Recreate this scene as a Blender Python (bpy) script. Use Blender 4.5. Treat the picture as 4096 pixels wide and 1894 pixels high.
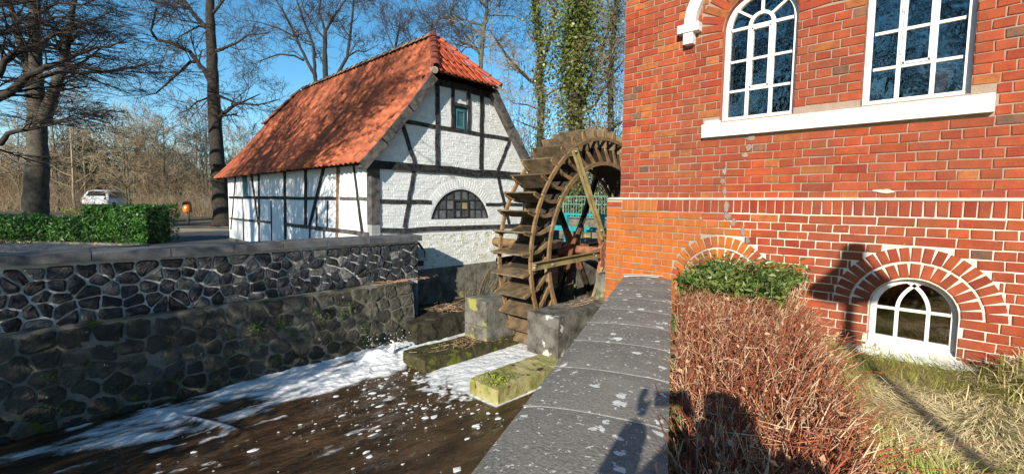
import bpy, bmesh, math, random
import numpy as np
from math import sin, cos, tan, pi, radians, sqrt, atan2, hypot
from mathutils import Vector, Matrix, noise as mnoise
from mathutils.geometry import tessellate_polygon

S = bpy.context.scene
for o in list(bpy.data.objects): bpy.data.objects.remove(o)
COL = S.collection

# ------------------------------------------------------------------ camera, sky, sun, exposure
HEAD, PITCH, ROLL, FPX = radians(43.9), radians(4.3), radians(0.7), 1800.0     # X axis lies HEAD to the right of the view
fh = Vector((cos(HEAD), sin(HEAD), 0)); rt = Vector((sin(HEAD), -cos(HEAD), 0)); up = Vector((0, 0, 1))
FW = fh*cos(PITCH) - up*sin(PITCH); u2 = up*cos(PITCH) + fh*sin(PITCH)
RT = rt*cos(ROLL) + u2*sin(ROLL); UP = u2*cos(ROLL) - rt*sin(ROLL)
cam = bpy.data.objects.new('camera', bpy.data.cameras.new('camera')); COL.objects.link(cam)
cam.matrix_world = Matrix(((RT.x, UP.x, -FW.x, 0), (RT.y, UP.y, -FW.y, 0), (RT.z, UP.z, -FW.z, 0), (0, 0, 0, 1)))
cam.data.sensor_width = 36; cam.data.lens = 36*FPX/4096; cam.data.clip_start = 0.02; cam.data.clip_end = 2000
S.camera = cam
SUN_AZ, SUN_EL = radians(24.0), radians(22.3)        # light travels towards this heading (from +X to +Y), falling at SUN_EL
sd = Vector((cos(SUN_AZ)*cos(SUN_EL), sin(SUN_AZ)*cos(SUN_EL), -sin(SUN_EL)))
W = bpy.data.worlds.new('World'); S.world = W; W.use_nodes = True
wn = W.node_tree; wn.nodes.clear()
sky = wn.nodes.new('ShaderNodeTexSky'); sky.sky_type = 'NISHITA'; sky.sun_disc = False
sky.sun_elevation = SUN_EL; sky.sun_rotation = atan2(-sd.x, -sd.y)
sky.air_density = 1.0; sky.dust_density = 0.0; sky.ozone_density = 3.0; sky.altitude = 50
bg = wn.nodes.new('ShaderNodeBackground'); bg.inputs['Strength'].default_value = 0.092
wo = wn.nodes.new('ShaderNodeOutputWorld')
hsv = wn.nodes.new('ShaderNodeHueSaturation'); hsv.inputs['Hue'].default_value = .488; hsv.inputs['Saturation'].default_value = 1.25; hsv.inputs['Value'].default_value = 1.35
wn.links.new(sky.outputs[0], hsv.inputs['Color']); wn.links.new(hsv.outputs[0], bg.inputs[0]); wn.links.new(bg.outputs[0], wo.inputs[0])
sl = bpy.data.lights.new('sun', 'SUN'); sl.energy = 5.0; sl.angle = radians(0.5); sl.color = (1.0, 0.93, 0.80)
sun = bpy.data.objects.new('sun', sl); COL.objects.link(sun)
sun.rotation_euler = sd.to_track_quat('-Z', 'Y').to_euler()
S.view_settings.view_transform = 'Standard'; S.view_settings.look = 'None'
S.view_settings.exposure = 0.55; S.view_settings.gamma = 1.0; S.view_settings.use_curve_mapping = False
S.render.engine = 'CYCLES'
S.cycles.max_bounces = 6; S.cycles.diffuse_bounces = 3; S.cycles.glossy_bounces = 3; S.cycles.transparent_max_bounces = 8

def at(x, y, d):
    """the place at depth d seen at a pixel of the 4096 x 1894 photograph"""
    return (FW + RT*((x-2048)/FPX) - UP*((y-947)/FPX))*d

# ------------------------------------------------------------------ materials
def newmat(name):
    m = bpy.data.materials.new(name); m.use_nodes = True
    n = m.node_tree.nodes; b = n['Principled BSDF']
    return m, n, m.node_tree.links, b
def N(n, t, **kw):
    x = n.new('ShaderNode'+t)
    for k, v in kw.items():
        if k in x.inputs: x.inputs[k].default_value = v
        else: setattr(x, k, v)
    return x
def mixc(n, l, fac, a, b, mode='MIX'):
    x = n.new('ShaderNodeMix'); x.data_type = 'RGBA'; x.blend_type = mode
    for s, v in ((0, fac), (6, a), (7, b)):
        if hasattr(v, 'links') or hasattr(v, 'is_linked'): l.new(v, x.inputs[s])
        else: x.inputs[s].default_value = v if s == 0 else (v[0], v[1], v[2], 1)
    return x.outputs[2]
def ramp(n, l, src, stops):
    r = n.new('ShaderNodeValToRGB'); e = r.color_ramp.elements
    while len(e) < len(stops): e.new(0.5)
    for k, (p, c) in enumerate(stops):
        e[k].position = p; e[k].color = (c, c, c, 1) if not hasattr(c, '__len__') else (c[0], c[1], c[2], 1)
    l.new(src, r.inputs[0]); return r.outputs[0]
def noise(n, l, co, scale, detail=4, rough=.6, vec=None):
    x = N(n, 'TexNoise'); x.inputs['Scale'].default_value = scale; x.inputs['Detail'].default_value = detail; x.inputs['Roughness'].default_value = rough
    l.new(co, x.inputs['Vector']); return x
def M(name, col, col2=None, scale=6, rough=.85, spec=.3, var=.15, bump=.3, bscale=40, bdist=.02, stain=0, stretch=None, spots=None, lo=.4, hi=.65):
    """principled with two colours mixed by noise, value jitter per piece, fine relief; spots = (colour, scale, threshold)"""
    m, n, l, b = newmat(name)
    tc = N(n, 'TexCoord'); co = tc.outputs['Object']
    oi = N(n, 'ObjectInfo'); geo = N(n, 'NewGeometry')
    add = N(n, 'VectorMath', operation='ADD'); l.new(co, add.inputs[0])
    sc = N(n, 'VectorMath', operation='SCALE'); sc.inputs[0].default_value = (13, 7, 29); l.new(oi.outputs['Random'], sc.inputs['Scale']); l.new(sc.outputs[0], add.inputs[1])
    co = add.outputs[0]
    if stretch:
        mp = N(n, 'Mapping'); mp.inputs['Scale'].default_value = stretch; l.new(co, mp.inputs[0]); co = mp.outputs[0]
    nz = noise(n, l, co, scale)
    c = mixc(n, l, ramp(n, l, nz.outputs[0], [(lo, 0.), (hi, 1.)]), col, col2 or [v*.7 for v in col])
    if spots:
        sn = noise(n, l, co, spots[1], 3, .6)
        c = mixc(n, l, ramp(n, l, sn.outputs[0], [(spots[2], 0.), (spots[2]+.04, 1.)]), c, spots[0])
    if var:
        s = N(n, 'Math', operation='ADD'); l.new(oi.outputs['Random'], s.inputs[0]); l.new(geo.outputs['Random Per Island'], s.inputs[1])
        fr = N(n, 'Math', operation='FRACT'); l.new(s.outputs[0], fr.inputs[0])
        mr = N(n, 'MapRange'); mr.inputs[3].default_value = 1-var; mr.inputs[4].default_value = 1+var; l.new(fr.outputs[0], mr.inputs[0])
        hs = N(n, 'HueSaturation'); l.new(mr.outputs[0], hs.inputs['Value']); l.new(c, hs.inputs['Color']); c = hs.outputs[0]
    if stain:      # weathering that runs over neighbouring pieces
        mp2 = N(n, 'Mapping'); mp2.inputs['Scale'].default_value = (1.6, 1.6, .55); l.new(geo.outputs['Position'], mp2.inputs[0]); sn2 = noise(n, l, mp2.outputs[0], 1.7, 6, .65)
        c = mixc(n, l, ramp(n, l, sn2.outputs[0], [(.38, stain), (.60, 0.)]), c, (.14, .075, .05))
    l.new(c, b.inputs['Base Color'])
    b.inputs['Roughness'].default_value = rough; b.inputs['Specular IOR Level'].default_value = spec
    if bump:
        bn = noise(n, l, co, bscale, 5, .65); bp = N(n, 'Bump'); bp.inputs['Strength'].default_value = bump; bp.inputs['Distance'].default_value = bdist
        l.new(bn.outputs[0], bp.inputs['Height']); l.new(bp.outputs[0], b.inputs['Normal'])
    return m
def leafmat(name, col, col2, trans=.25, rough=.45, spec=.4, var=.35):
    m = M(name, col, col2, 3, rough, spec, var, 0)
    n, l = m.node_tree.nodes, m.node_tree.links; b = n['Principled BSDF']
    tr = N(n, 'BsdfTranslucent'); src = b.inputs['Base Color'].links[0].from_socket; l.new(src, tr.inputs[0])
    mx = N(n, 'MixShader'); mx.inputs[0].default_value = trans
    l.new(b.outputs[0], mx.inputs[1]); l.new(tr.outputs[0], mx.inputs[2]); l.new(mx.outputs[0], n['Material Output'].inputs[0])
    return m

# ------------------------------------------------------------------ mesh helpers
class MB:
    def __init__(s): s.v = []; s.f = []; s.m = []
    def add(s, V, F, mi=0):
        k = len(s.v); s.v += [tuple(p) for p in V]; s.f += [tuple(i+k for i in f) for f in F]; s.m += [mi]*len(F)
    def box(s, a, b, mi=0, top=None):
        (x0, y0, z0), (x1, y1, z1) = a, b
        s.add([(x0,y0,z0),(x1,y0,z0),(x1,y1,z0),(x0,y1,z0),(x0,y0,z1),(x1,y0,z1),(x1,y1,z1),(x0,y1,z1)],
              [(0,3,2,1),(4,5,6,7),(0,1,5,4),(1,2,6,5),(2,3,7,6),(3,0,4,7)], mi)
    def beam(s, a, b, w, h, ref=(0,0,1), mi=0):
        """box bar from a to b, w along ref x axis, h along ref"""
        a = Vector(a); b = Vector(b); d = (b-a).normalized(); r = Vector(ref)
        u = d.cross(r)
        if u.length < 1e-4: u = d.cross(Vector((1, 0, 0)))
        u.normalize(); v = u.cross(d).normalized()
        P = [a+u*sx*w/2+v*sy*h/2 for sx, sy in ((-1,-1),(1,-1),(1,1),(-1,1))]; Q = [p+(b-a) for p in P]
        s.add(P+Q, [(0,3,2,1),(4,5,6,7),(0,1,5,4),(1,2,6,5),(2,3,7,6),(3,0,4,7)], mi)
    def tube(s, pts, rad, k=8, mi=0, cap=True):
        pts = [Vector(p) for p in pts]; n = len(pts)
        rad = rad if hasattr(rad, '__len__') else [rad]*n
        V = []; F = []; u = None
        for i, p in enumerate(pts):
            d = (pts[min(i+1, n-1)]-pts[max(i-1, 0)]).normalized()
            if u is None: u = d.orthogonal().normalized()
            u = (u-d*u.dot(d)); u = u.normalized() if u.length > 1e-5 else d.orthogonal().normalized()
            w = d.cross(u)
            V += [p+(u*cos(2*pi*j/k)+w*sin(2*pi*j/k))*rad[i] for j in range(k)]
        for i in range(n-1):
            F += [(i*k+j, i*k+(j+1) % k, (i+1)*k+(j+1) % k, (i+1)*k+j) for j in range(k)]
        if cap: F += [tuple(range(k-1, -1, -1)), tuple(range((n-1)*k, n*k))]
        s.add(V, F, mi)
    def lathe(s, prof, c, k=16, mi=0):
        V = []; F = []
        for r, z in prof: V += [(c[0]+r*cos(2*pi*j/k), c[1]+r*sin(2*pi*j/k), c[2]+z) for j in range(k)]
        for i in range(len(prof)-1): F += [(i*k+j, i*k+(j+1) % k, (i+1)*k+(j+1) % k, (i+1)*k+j) for j in range(k)]
        s.add(V, F, mi)
    def prism(s, poly, ext, mi=0):
        """polygon (list of 3-D points) pushed out along ext, closed"""
        n = len(poly); e = Vector(ext); P = [Vector(p) for p in poly]; Q = [p+e for p in P]
        s.add(P+Q, [tuple(range(n)), tuple(range(2*n-1, n-1, -1))]+[(i, i+n, (i+1) % n+n, (i+1) % n) for i in range(n)], mi)
    def mesh(s, name, mats):
        me = bpy.data.meshes.new(name); me.from_pydata(s.v, [], s.f)
        for m in (mats if isinstance(mats, (list, tuple)) else [mats]): me.materials.append(m)
        if any(s.m): me.polygons.foreach_set('material_index', s.m)
        me.update(); return me

def np_mesh(name, V, F, mats, mi=None):
    V = np.asarray(V, np.float32); F = np.asarray(F, np.int32); k = F.shape[1]
    me = bpy.data.meshes.new(name)
    me.vertices.add(len(V)); me.vertices.foreach_set('co', V.ravel())
    me.loops.add(F.size); me.loops.foreach_set('vertex_index', F.ravel())
    me.polygons.add(len(F)); me.polygons.foreach_set('loop_start', np.arange(0, F.size, k, dtype=np.int32))
    me.polygons.foreach_set('loop_total', np.full(len(F), k, np.int32))
    for m in (mats if isinstance(mats, (list, tuple)) else [mats]): me.materials.append(m)
    if mi is not None: me.polygons.foreach_set('material_index', np.asarray(mi, np.int32))
    me.update(calc_edges=True); me.validate(); return me

def tubes(segs, k=3):
    """many tapered prisms at once: segs rows = p0 xyz, p1 xyz, r0, r1"""
    A = np.asarray(segs, float).reshape(-1, 8); P0, P1, R0, R1 = A[:, 0:3], A[:, 3:6], A[:, 6], A[:, 7]
    d = P1-P0; d /= np.maximum(np.linalg.norm(d, axis=1, keepdims=True), 1e-9)
    ref = np.where(np.abs(d[:, 2:3]) > .9, np.array([[1., 0, 0]]), np.array([[0, 0, 1.]]))
    u = np.cross(d, ref); u /= np.maximum(np.linalg.norm(u, axis=1, keepdims=True), 1e-9); w = np.cross(d, u)
    V = np.zeros((len(A), 2*k, 3))
    for j in range(k):
        c = u*cos(2*pi*j/k)+w*sin(2*pi*j/k)
        V[:, j] = P0+c*R0[:, None]; V[:, k+j] = P1+c*R1[:, None]
    base = (np.arange(len(A))*2*k)[:, None]
    F = np.concatenate([base+np.array([[j, (j+1) % k, k+(j+1) % k, k+j]]) for j in range(k)], 0)
    return V.reshape(-1, 3), F

def leafcards(P, size, rng, aspect=.5, tilt=1.0, nrm=None):
    """leaf shaped quads (two triangles folded on the midrib as one bent quad pair) at points P"""
    n = len(P); size = np.broadcast_to(np.asarray(size, float), (n,))
    a = rng.normal(size=(n, 3)); a[:, 2] *= tilt; a /= np.linalg.norm(a, axis=1, keepdims=True)
    b = rng.normal(size=(n, 3)) if nrm is None else nrm+rng.normal(size=(n, 3))*.5
    b = np.cross(a, b); b /= np.maximum(np.linalg.norm(b, axis=1, keepdims=True), 1e-6)
    c = np.cross(a, b)
    L = size[:, None]
    tip = P+a*L*.5; root = P-a*L*.5
    s1 = P+b*L*aspect*.5+c*L*.1+a*L*.03; s2 = P-b*L*aspect*.5+c*L*.1+a*L*.03
    V = np.stack([root, s1, tip, s2], 1).reshape(-1, 3)
    F = (np.arange(n)*4)[:, None]+np.array([[0, 1, 2, 3]])
    return V, F

ORG = {}
def org(o): return ORG.get(o.name, Vector((0, 0, 0)))
def thing(name, label, cat, loc=(0, 0, 0), group=None):
    o = bpy.data.objects.new(name, None); COL.objects.link(o); o.empty_display_size = .2
    o.location = loc; ORG[o.name] = Vector(loc); tag(o, label, cat, group); return o
def tag(o, label=None, cat=None, group=None, kind=None):
    if label: o['label'] = label
    if cat: o['category'] = cat
    if group: o['group'] = group
    if kind: o['kind'] = kind
    return o
def put(name, me, parent=None, loc=(0, 0, 0), rot=None, kind=None, label=None):
    o = bpy.data.objects.new(name, me); COL.objects.link(o)
    ORG[o.name] = Vector(loc)
    if parent: o.parent = parent; o.location = Vector(loc)-org(parent)
    else: o.location = loc
    if rot is not None: o.rotation_euler = rot
    if kind: o['kind'] = kind
    if label: o['label'] = label
    return o
def part(name, mb, mats, parent=None, kind=None, label=None, smooth=False, o=None):
    """link an MB built in world coordinates as one object whose origin is the middle of its foot"""
    V = np.array(mb.v); 
    if o is None: o = ((V[:, 0].min()+V[:, 0].max())/2, (V[:, 1].min()+V[:, 1].max())/2, V[:, 2].min())
    mb.v = [tuple(p) for p in (V-np.array(o))]
    me = mb.mesh(name, mats)
    if smooth: me.polygons.foreach_set('use_smooth', [True]*len(me.polygons))
    return put(name, me, parent, o, None, kind, label)
def part_np(name, V, F, mats, parent=None, kind=None, label=None, mi=None, smooth=False):
    V = np.asarray(V, float); o = np.array(((V[:, 0].min()+V[:, 0].max())/2, (V[:, 1].min()+V[:, 1].max())/2, V[:, 2].min()))
    me = np_mesh(name, V-o, F, mats, mi)
    if smooth: me.polygons.foreach_set('use_smooth', [True]*len(me.polygons))
    return put(name, me, parent, tuple(o), None, kind, label)
def copy_tree(o, parent=None):
    c = o.copy(); COL.objects.link(c); c.parent = parent; ORG[c.name] = org(o)
    for ch in [x for x in bpy.data.objects if x.parent == o]: copy_tree(ch, c)
    return c

# numpy value noise for terrain, water and foam
_R = np.random.default_rng(11).random((256, 256))
def vn(x, y):
    xi = np.floor(x).astype(int); yi = np.floor(y).astype(int); fx = x-xi; fy = y-yi
    fx = fx*fx*(3-2*fx); fy = fy*fy*(3-2*fy); g = lambda i, j: _R[i % 256, j % 256]
    return (g(xi, yi)*(1-fx)+g(xi+1, yi)*fx)*(1-fy)+(g(xi, yi+1)*(1-fx)+g(xi+1, yi+1)*fx)*fy
def fbm(x, y, o=4):
    s = 0; a = .5
    for k in range(o): s = s+a*vn(x*2**k+17*k, y*2**k+31*k); a *= .5
    return s/(1-.5**o)
def grid_mesh(name, X, Y, Z, mats, attr=None):
    ny, nx = X.shape; V = np.stack([X, Y, Z], -1).reshape(-1, 3)
    i = (np.arange(ny-1)[:, None]*nx+np.arange(nx-1)[None]).ravel()
    F = np.stack([i, i+1, i+nx+1, i+nx], 1); me = np_mesh(name, V, F, mats)
    for k, a in (attr or {}).items():
        at_ = me.attributes.new(k, 'FLOAT', 'POINT'); at_.data.foreach_set('value', np.asarray(a, np.float32).ravel())
    me.polygons.foreach_set('use_smooth', [True]*len(me.polygons)); return me
def voronoi(P, x0, x1, y0, y1):
    """clipped Voronoi cells of 2-D points"""
    out = []
    for i, p in enumerate(P):
        poly = [(x0, y0), (x1, y0), (x1, y1), (x0, y1)]
        d = np.hypot(P[:, 0]-p[0], P[:, 1]-p[1])
        for j in np.argsort(d)[1:24]:
            q = P[j]; mx, my = (p+q)/2; nx, ny = q-p; new = []
            for a, b in zip(poly, poly[1:]+poly[:1]):
                da = (a[0]-mx)*nx+(a[1]-my)*ny; db = (b[0]-mx)*nx+(b[1]-my)*ny
                if da <= 0: new.append(a)
                if da*db < 0: t = da/(da-db); new.append((a[0]+(b[0]-a[0])*t, a[1]+(b[1]-a[1])*t))
            poly = new
            if len(poly) < 3: break
        out.append(poly)
    return out
# ------------------------------------------------------------------ terrain, water bed
WATER = -3.2
def zt(x, y):
    return -1.72+np.clip((y-26)*.06, 0, .72)+np.clip((y-60)*.01, 0, 2.5)
m_earth = M('earth_mat', (.12, .088, .056), (.20, .155, .10), 1.2, .95, .1, 0, .5, 9)
m_sand = M('sandy_gravel_mat', (.36, .29, .20), (.26, .21, .15), 1.5, .95, .1, 0, .4, 30)
m_asph = M('asphalt_mat', (.075, .075, .08), (.11, .105, .10), 1.6, .9, .2, 0, .4, 60)
m_sod = M('grass_soil_mat', (.34, .27, .13), (.20, .19, .07), 2.2, .95, .1, 0, .6, 22)
m_mud = M('river_bed_mat', (.03, .022, .014), None, 3, .8, .3, 0, .3, 10)
def terrain(name, xs, ys, mat, dz=0, f=None, rough=0):
    X, Y = np.meshgrid(xs, ys); Z = (f or zt)(X, Y)+dz+(fbm(X*.35, Y*.35)-.5)*rough
    return tag(put(name, grid_mesh(name, X, Y, Z, mat)), kind='structure')
terrain('ground', np.r_[np.linspace(-300, -20, 12), np.linspace(-18, 6.0, 26)], np.r_[9.3, np.linspace(10, 40, 31), np.linspace(45, 380, 25)], m_earth, -.02)
terrain('ground', np.r_[np.linspace(5.7, 24, 20), np.linspace(26, 380, 22)], np.r_[22, np.linspace(23, 40, 18), np.linspace(45, 380, 25)], m_earth, -.024)
terrain('ground', np.r_[np.linspace(11, 30, 20), np.linspace(34, 380, 20)], np.r_[-60, -20, np.linspace(-2, 22, 25)], m_earth, .25, lambda x, y: -1.72+0*x)
terrain('street', np.linspace(-14, 5.38, 20), np.linspace(9.36, 21.6, 14), m_asph, -.01)
terrain('street', np.linspace(-3.5, 26, 30), np.linspace(21.6, 27.4, 8), m_asph, -.011)
terrain('gravel_verge', np.linspace(2.5, 26, 24), np.linspace(27.3, 29.3, 5), m_sand, .0)
# near bank: grass plot between parapet and brick building
P_A, P_D = Vector((0.949, 1.083)), Vector((.9117, .4108)); P_N = Vector((-.4108, .9117))     # parapet: river edge, direction, towards the river
def znear(x, y):
    return -1.485+.02*np.sin(x*1.3+y)+.16*np.clip((-.15-y)/.5, 0, 1)*np.clip((x-3.2)/2, 0, 1)+.06*np.clip((y-.6)/.5, 0, 1)
def near_pt(s, t):       # s along the parapet, t to the land side of its land edge
    q = P_A+P_D*s-P_N*(.6+t); return q
ss = np.linspace(-16, 5.9, 60); tt = np.r_[np.linspace(-.25, 4, 24), np.linspace(5, 25, 10)]
SS, TT = np.meshgrid(ss, tt)
GX = P_A.x+P_D.x*SS-P_N.x*(.6+TT); GY = P_A.y+P_D.y*SS-P_N.y*(.6+TT)
GZ = znear(GX, GY)+(fbm(GX*2, GY*2)-.5)*.05
me = grid_mesh('lawn', GX, GY, GZ, m_sod); tag(put('lawn', me), kind='structure')
mb = MB(); mb.add([(-40,-40,-3.7),(16,-40,-3.7),(16,9.2,-3.7),(-40,9.2,-3.7)], [(0,1,2,3)])
tag(part('river_bed', mb, m_mud), kind='structure')

# ------------------------------------------------------------------ brick mill building
m_bred = M('red_brick_mat', stain=.38, col=(.36, .070, .025), col2=(.28, .052, .021), scale=9, rough=.8, spec=.15, var=.16, bump=.35, bscale=60, spots=((.55, .30, .2), 34, .70))
m_brd2 = M('deep_red_brick_mat', stain=.38, col=(.30, .048, .021), col2=(.24, .038, .02), scale=9, rough=.8, spec=.15, var=.14, bump=.35, bscale=60)
m_bora = M('orange_brick_mat', stain=.38, col=(.47, .130, .022), col2=(.41, .103, .019), scale=14, rough=.8, spec=.15, var=.10, bump=.22, bscale=90)
m_bora2 = M('weathered_orange_brick_mat', stain=.38, col=(.40, .13, .035), col2=(.29, .08, .03), scale=12, rough=.85, spec=.15, var=.2, bump=.35, bscale=60)
m_bdark = M('burnt_brick_mat', (.13, .07, .05), (.22, .09, .045), 14, .8, .3, .2, .35, 60)
BRICKS = [m_bred, m_brd2, m_bora, m_bora2, m_bdark]
m_white = M('white_paint_mat', (.80, .80, .77), (.64, .63, .58), 5, .55, .4, .03, .08, 60)
m_whitest = M('white_render_sill_mat', (.74, .74, .69), (.56, .55, .49), 4, .7, .3, 0, .15, 40)
def mortar_mat():
    m, n, l, b = newmat('mortar_mat'); tc = N(n, 'TexCoord'); co = tc.outputs['Object']
    sx = N(n, 'SeparateXYZ'); l.new(co, sx.inputs[0])
    nz = noise(n, l, co, 2.2, 3); nz2 = noise(n, l, co, 14, 4)
    base = mixc(n, l, nz2.outputs[0], (.26, .18, .135), (.38, .28, .21))        # upper wall: reddish grey mortar
    # repointed pale mortar low on the wall, grey cement along the old crack and round the new orange bricks
    a = N(n, 'MapRange', **{'From Min': .55, 'From Max': .35}); a.inputs[1].default_value = .42; a.inputs[2].default_value = .12
    w = N(n, 'Math', operation='MULTIPLY_ADD'); l.new(nz.outputs[0], w.inputs[0]); w.inputs[1].default_value = .5; l.new(sx.outputs[2], w.inputs[2])
    l.new(w.outputs[0], a.inputs[0])
    pale = mixc(n, l, nz2.outputs[0], (.60, .50, .40), (.76, .66, .55))
    c = mixc(n, l, a.outputs[0], base, pale)
    # Y + z*.7 beyond the crack line: grey
    g = N(n, 'Math', operation='MULTIPLY_ADD'); l.new(sx.outputs[2], g.inputs[0]); g.inputs[1].default_value = .55; l.new(sx.outputs[1], g.inputs[2])
    g2 = N(n, 'Math', operation='MULTIPLY_ADD'); l.new(nz.outputs[0], g2.inputs[0]); g2.inputs[1].default_value = .5; l.new(g.outputs[0], g2.inputs[2])
    gr = N(n, 'MapRange'); gr.inputs[1].default_value = 1.95; gr.inputs[2].default_value = 2.1; l.new(g2.outputs[0], gr.inputs[0])
    lowz = N(n, 'MapRange'); lowz.inputs[1].default_value = .08; lowz.inputs[2].default_value = .02; l.new(sx.outputs[2], lowz.inputs[0])
    gm = N(n, 'Math', operation='MULTIPLY'); l.new(gr.outputs[0], gm.inputs[0]); l.new(lowz.outputs[0], gm.inputs[1])
    c = mixc(n, l, gm.outputs[0], c, (.33, .27, .21))
    l.new(c, b.inputs['Base Color']); b.inputs['Roughness'].default_value = .95
    bp = N(n, 'Bump'); bp.inputs['Strength'].default_value = .5; bp.inputs['Distance'].default_value = .02
    bn = noise(n, l, co, 60, 4); l.new(bn.outputs[0], bp.inputs['Height']); l.new(bp.outputs[0], b.inputs['Normal'])
    return m
m_mortar = mortar_mat()
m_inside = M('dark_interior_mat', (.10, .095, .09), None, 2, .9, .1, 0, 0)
def glass_mat(name, tint, refl=1.0):
    m, n, l, b = newmat(name); n.remove(b)
    fr = N(n, 'Fresnel'); fr.inputs[0].default_value = 1.55
    tr = N(n, 'BsdfTransparent'); tr.inputs[0].default_value = (*tint, 1)
    gl = N(n, 'BsdfGlossy'); gl.inputs['Roughness'].default_value = .02; gl.inputs['Color'].default_value = (1, .93, .84, 1)
    tc = N(n, 'TexCoord'); nz = noise(n, l, tc.outputs['Object'], 5, 2); bp = N(n, 'Bump'); bp.inputs['Strength'].default_value = .06; bp.inputs['Distance'].default_value = .05
    l.new(nz.outputs[0], bp.inputs['Height']); l.new(bp.outputs[0], gl.inputs['Normal'])
    mm = N(n, 'Math', operation='MULTIPLY_ADD'); l.new(fr.outputs[0], mm.inputs[0]); mm.inputs[1].default_value = refl; mm.inputs[2].default_value = .10*refl
    mx = N(n, 'MixShader'); l.new(mm.outputs[0], mx.inputs[0]); l.new(tr.outputs[0], mx.inputs[1]); l.new(gl.outputs[0], mx.inputs[2])
    l.new(mx.outputs[0], n['Material Output'].inputs[0]); return m
m_glass = glass_mat('window_glass_mat', (.55, .55, .6), 1.2)

mill = thing('brick_mill', 'red brick mill building with white arched windows beside the stream', 'building', (5.8, .6, -1.42))
XU, XP = 5.8, 5.735            # faces of the upper wall and of the plinth
ZL = .075                      # top of the plinth
UW = [1.68, .30]               # upper window centres (Y), half width .39, sill 1.03, spring 2.11
LW = [.18, 1.96]               # basement windows, half width .318, bottom -1.32, spring -1.0
def arch_pts(c, r, zs, zb, n=18):
    return [(c+r, zb)]+[(c+r*cos(pi*k/n), zs+r*sin(pi*k/n)) for k in range(n+1)]+[(c-r, zb)]
def wall_sheet(x, rect, holes):
    outer = [Vector((x, rect[0], rect[2])), Vector((x, rect[1], rect[2])), Vector((x, rect[1], rect[3])), Vector((x, rect[0], rect[3]))]
    loops = [outer]+[[Vector((x, a, b)) for a, b in h] for h in holes]
    return [v for lp in loops for v in lp], [tuple(t) for t in tessellate_polygon(loops)]
mb = MB()
up_h = [arch_pts(c, .39, 2.11, 1.03) for c in UW]; lo_h = [arch_pts(c, .318, -1.0, -1.36) for c in LW]
V, F = wall_sheet(XU+.012, (-9, 3.42, ZL-.02, 6.5), up_h); mb.add(V, F)
V, F = wall_sheet(XP+.012, (-9, 3.595, -3.7, ZL), lo_h); mb.add(V, F)
mb.add([(XP+.012,-9,ZL),(XP+.012,3.595,ZL),(XU+.02,3.595,ZL+.02),(XU+.02,-9,ZL+.02)], [(0,1,2,3)])
mb.add([(XU+.012,3.42,ZL),(14,3.42,ZL),(14,3.42,6.5),(XU+.012,3.42,6.5)], [(0,1,2,3)])
mb.add([(XP+.012,3.595,-3.7),(14,3.595,-3.7),(14,3.595,ZL),(XP+.012,3.595,ZL)], [(0,1,2,3)])
mb.add([(XU,3.42,ZL+.01),(14,3.42,ZL+.01),(14,3.595,ZL),(XU,3.595,ZL)], [(0,1,2,3)])
mb.add([(14,-9,-3.7),(14,3.595,-3.7),(14,3.595,6.5),(14,-9,6.5)], [(0,1,2,3)])
mb.add([(XP,-9,-3.7),(14,-9,-3.7),(14,-9,6.5),(XP,-9,6.5)], [(0,1,2,3)])
part('wall', mb, m_mortar, mill, o=(0, 0, 0))
mb = MB()      # roof out of frame
mb.prism([(5.4,-9.3,6.5),(5.4,3.8,6.5),(9.9,3.8,10.2),(9.9,-9.3,10.2)], (0,0,.2)); mb.prism([(14.4,-9.3,6.5),(9.9,-9.3,10.2),(9.9,3.8,10.2),(14.4,3.8,6.5)], (0,0,.2))
part('roof', mb, M('mill_roof_mat', (.25,.07,.035)), mill)
mb = MB()      # rooms seen through the panes
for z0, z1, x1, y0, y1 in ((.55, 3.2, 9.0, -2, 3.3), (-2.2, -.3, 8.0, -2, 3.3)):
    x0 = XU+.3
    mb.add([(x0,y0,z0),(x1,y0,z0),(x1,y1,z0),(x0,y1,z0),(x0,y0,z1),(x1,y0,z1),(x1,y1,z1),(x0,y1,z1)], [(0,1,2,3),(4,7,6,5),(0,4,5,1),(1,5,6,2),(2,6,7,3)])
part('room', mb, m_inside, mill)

# bricks: shared unit meshes, each one placed as a part of its own
rb = random.Random(5)
def brick_mesh(L, H, seed, mat, D=.05):
    r = random.Random(seed); j = lambda a: r.uniform(-a, a); mb = MB(); V = []
    for x, e in ((D, 0), (.006, 0), (0, .006)):
        for sy, sz in ((-1,-1),(1,-1),(1,1),(-1,1)):
            q = .006 if x < D else 0
            V.append((x+(abs(j(.003)) if x == 0 else 0), sy*(L/2-e)+j(q*.6), sz*(H/2-e)+j(q*.6)))
    F = []
    for k in (0, 4): F += [(k+i, k+4+i, k+4+(i+1) % 4, k+(i+1) % 4) for i in range(4)]
    F.append((8, 11, 10, 9)); mb.add(V, F); return mb.mesh('brick', mat)
_bm = {}
def bget(kind, L, H, mi):
    key = (kind, rb.randrange(5), mi)
    if key not in _bm: _bm[key] = brick_mesh(L, H, key[1]*7+mi+hash(kind) % 91, BRICKS[mi])
    return _bm[key]
ALL = []     # (distance, mesh, loc, rotx, scale)
def brick(x, y, z, L, H, mi, rot=0, kind='s'):
    base = (.278, .081) if kind == 's' else ((.135, .081) if kind == 'h' else (.078, .148))
    me = bget(kind, *base, mi)
    ALL.append((hypot(hypot(x, y), z)/(1 if x < 5.9 else .5), me, (x, y, z), rot, (1, L/base[0], H/base[1])))
def crack(z): return 1.62-.45*(z+.6)+.14*sin(z*9)           # old repair line through the wall
def colour(y, z):
    u = rb.random()
    if z < ZL and y > 1.72-.55*(z+.1)+.1*sin(z*23)+(.35 if z > -.2 else 0)+(.75 if z > -.075 else 0): return 2
    if z > .3 and y > 1.4 and u < .11: return 3
    return 0 if u < .80 else 1 if u < .935 else 3 if u < .98 else 4
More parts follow.
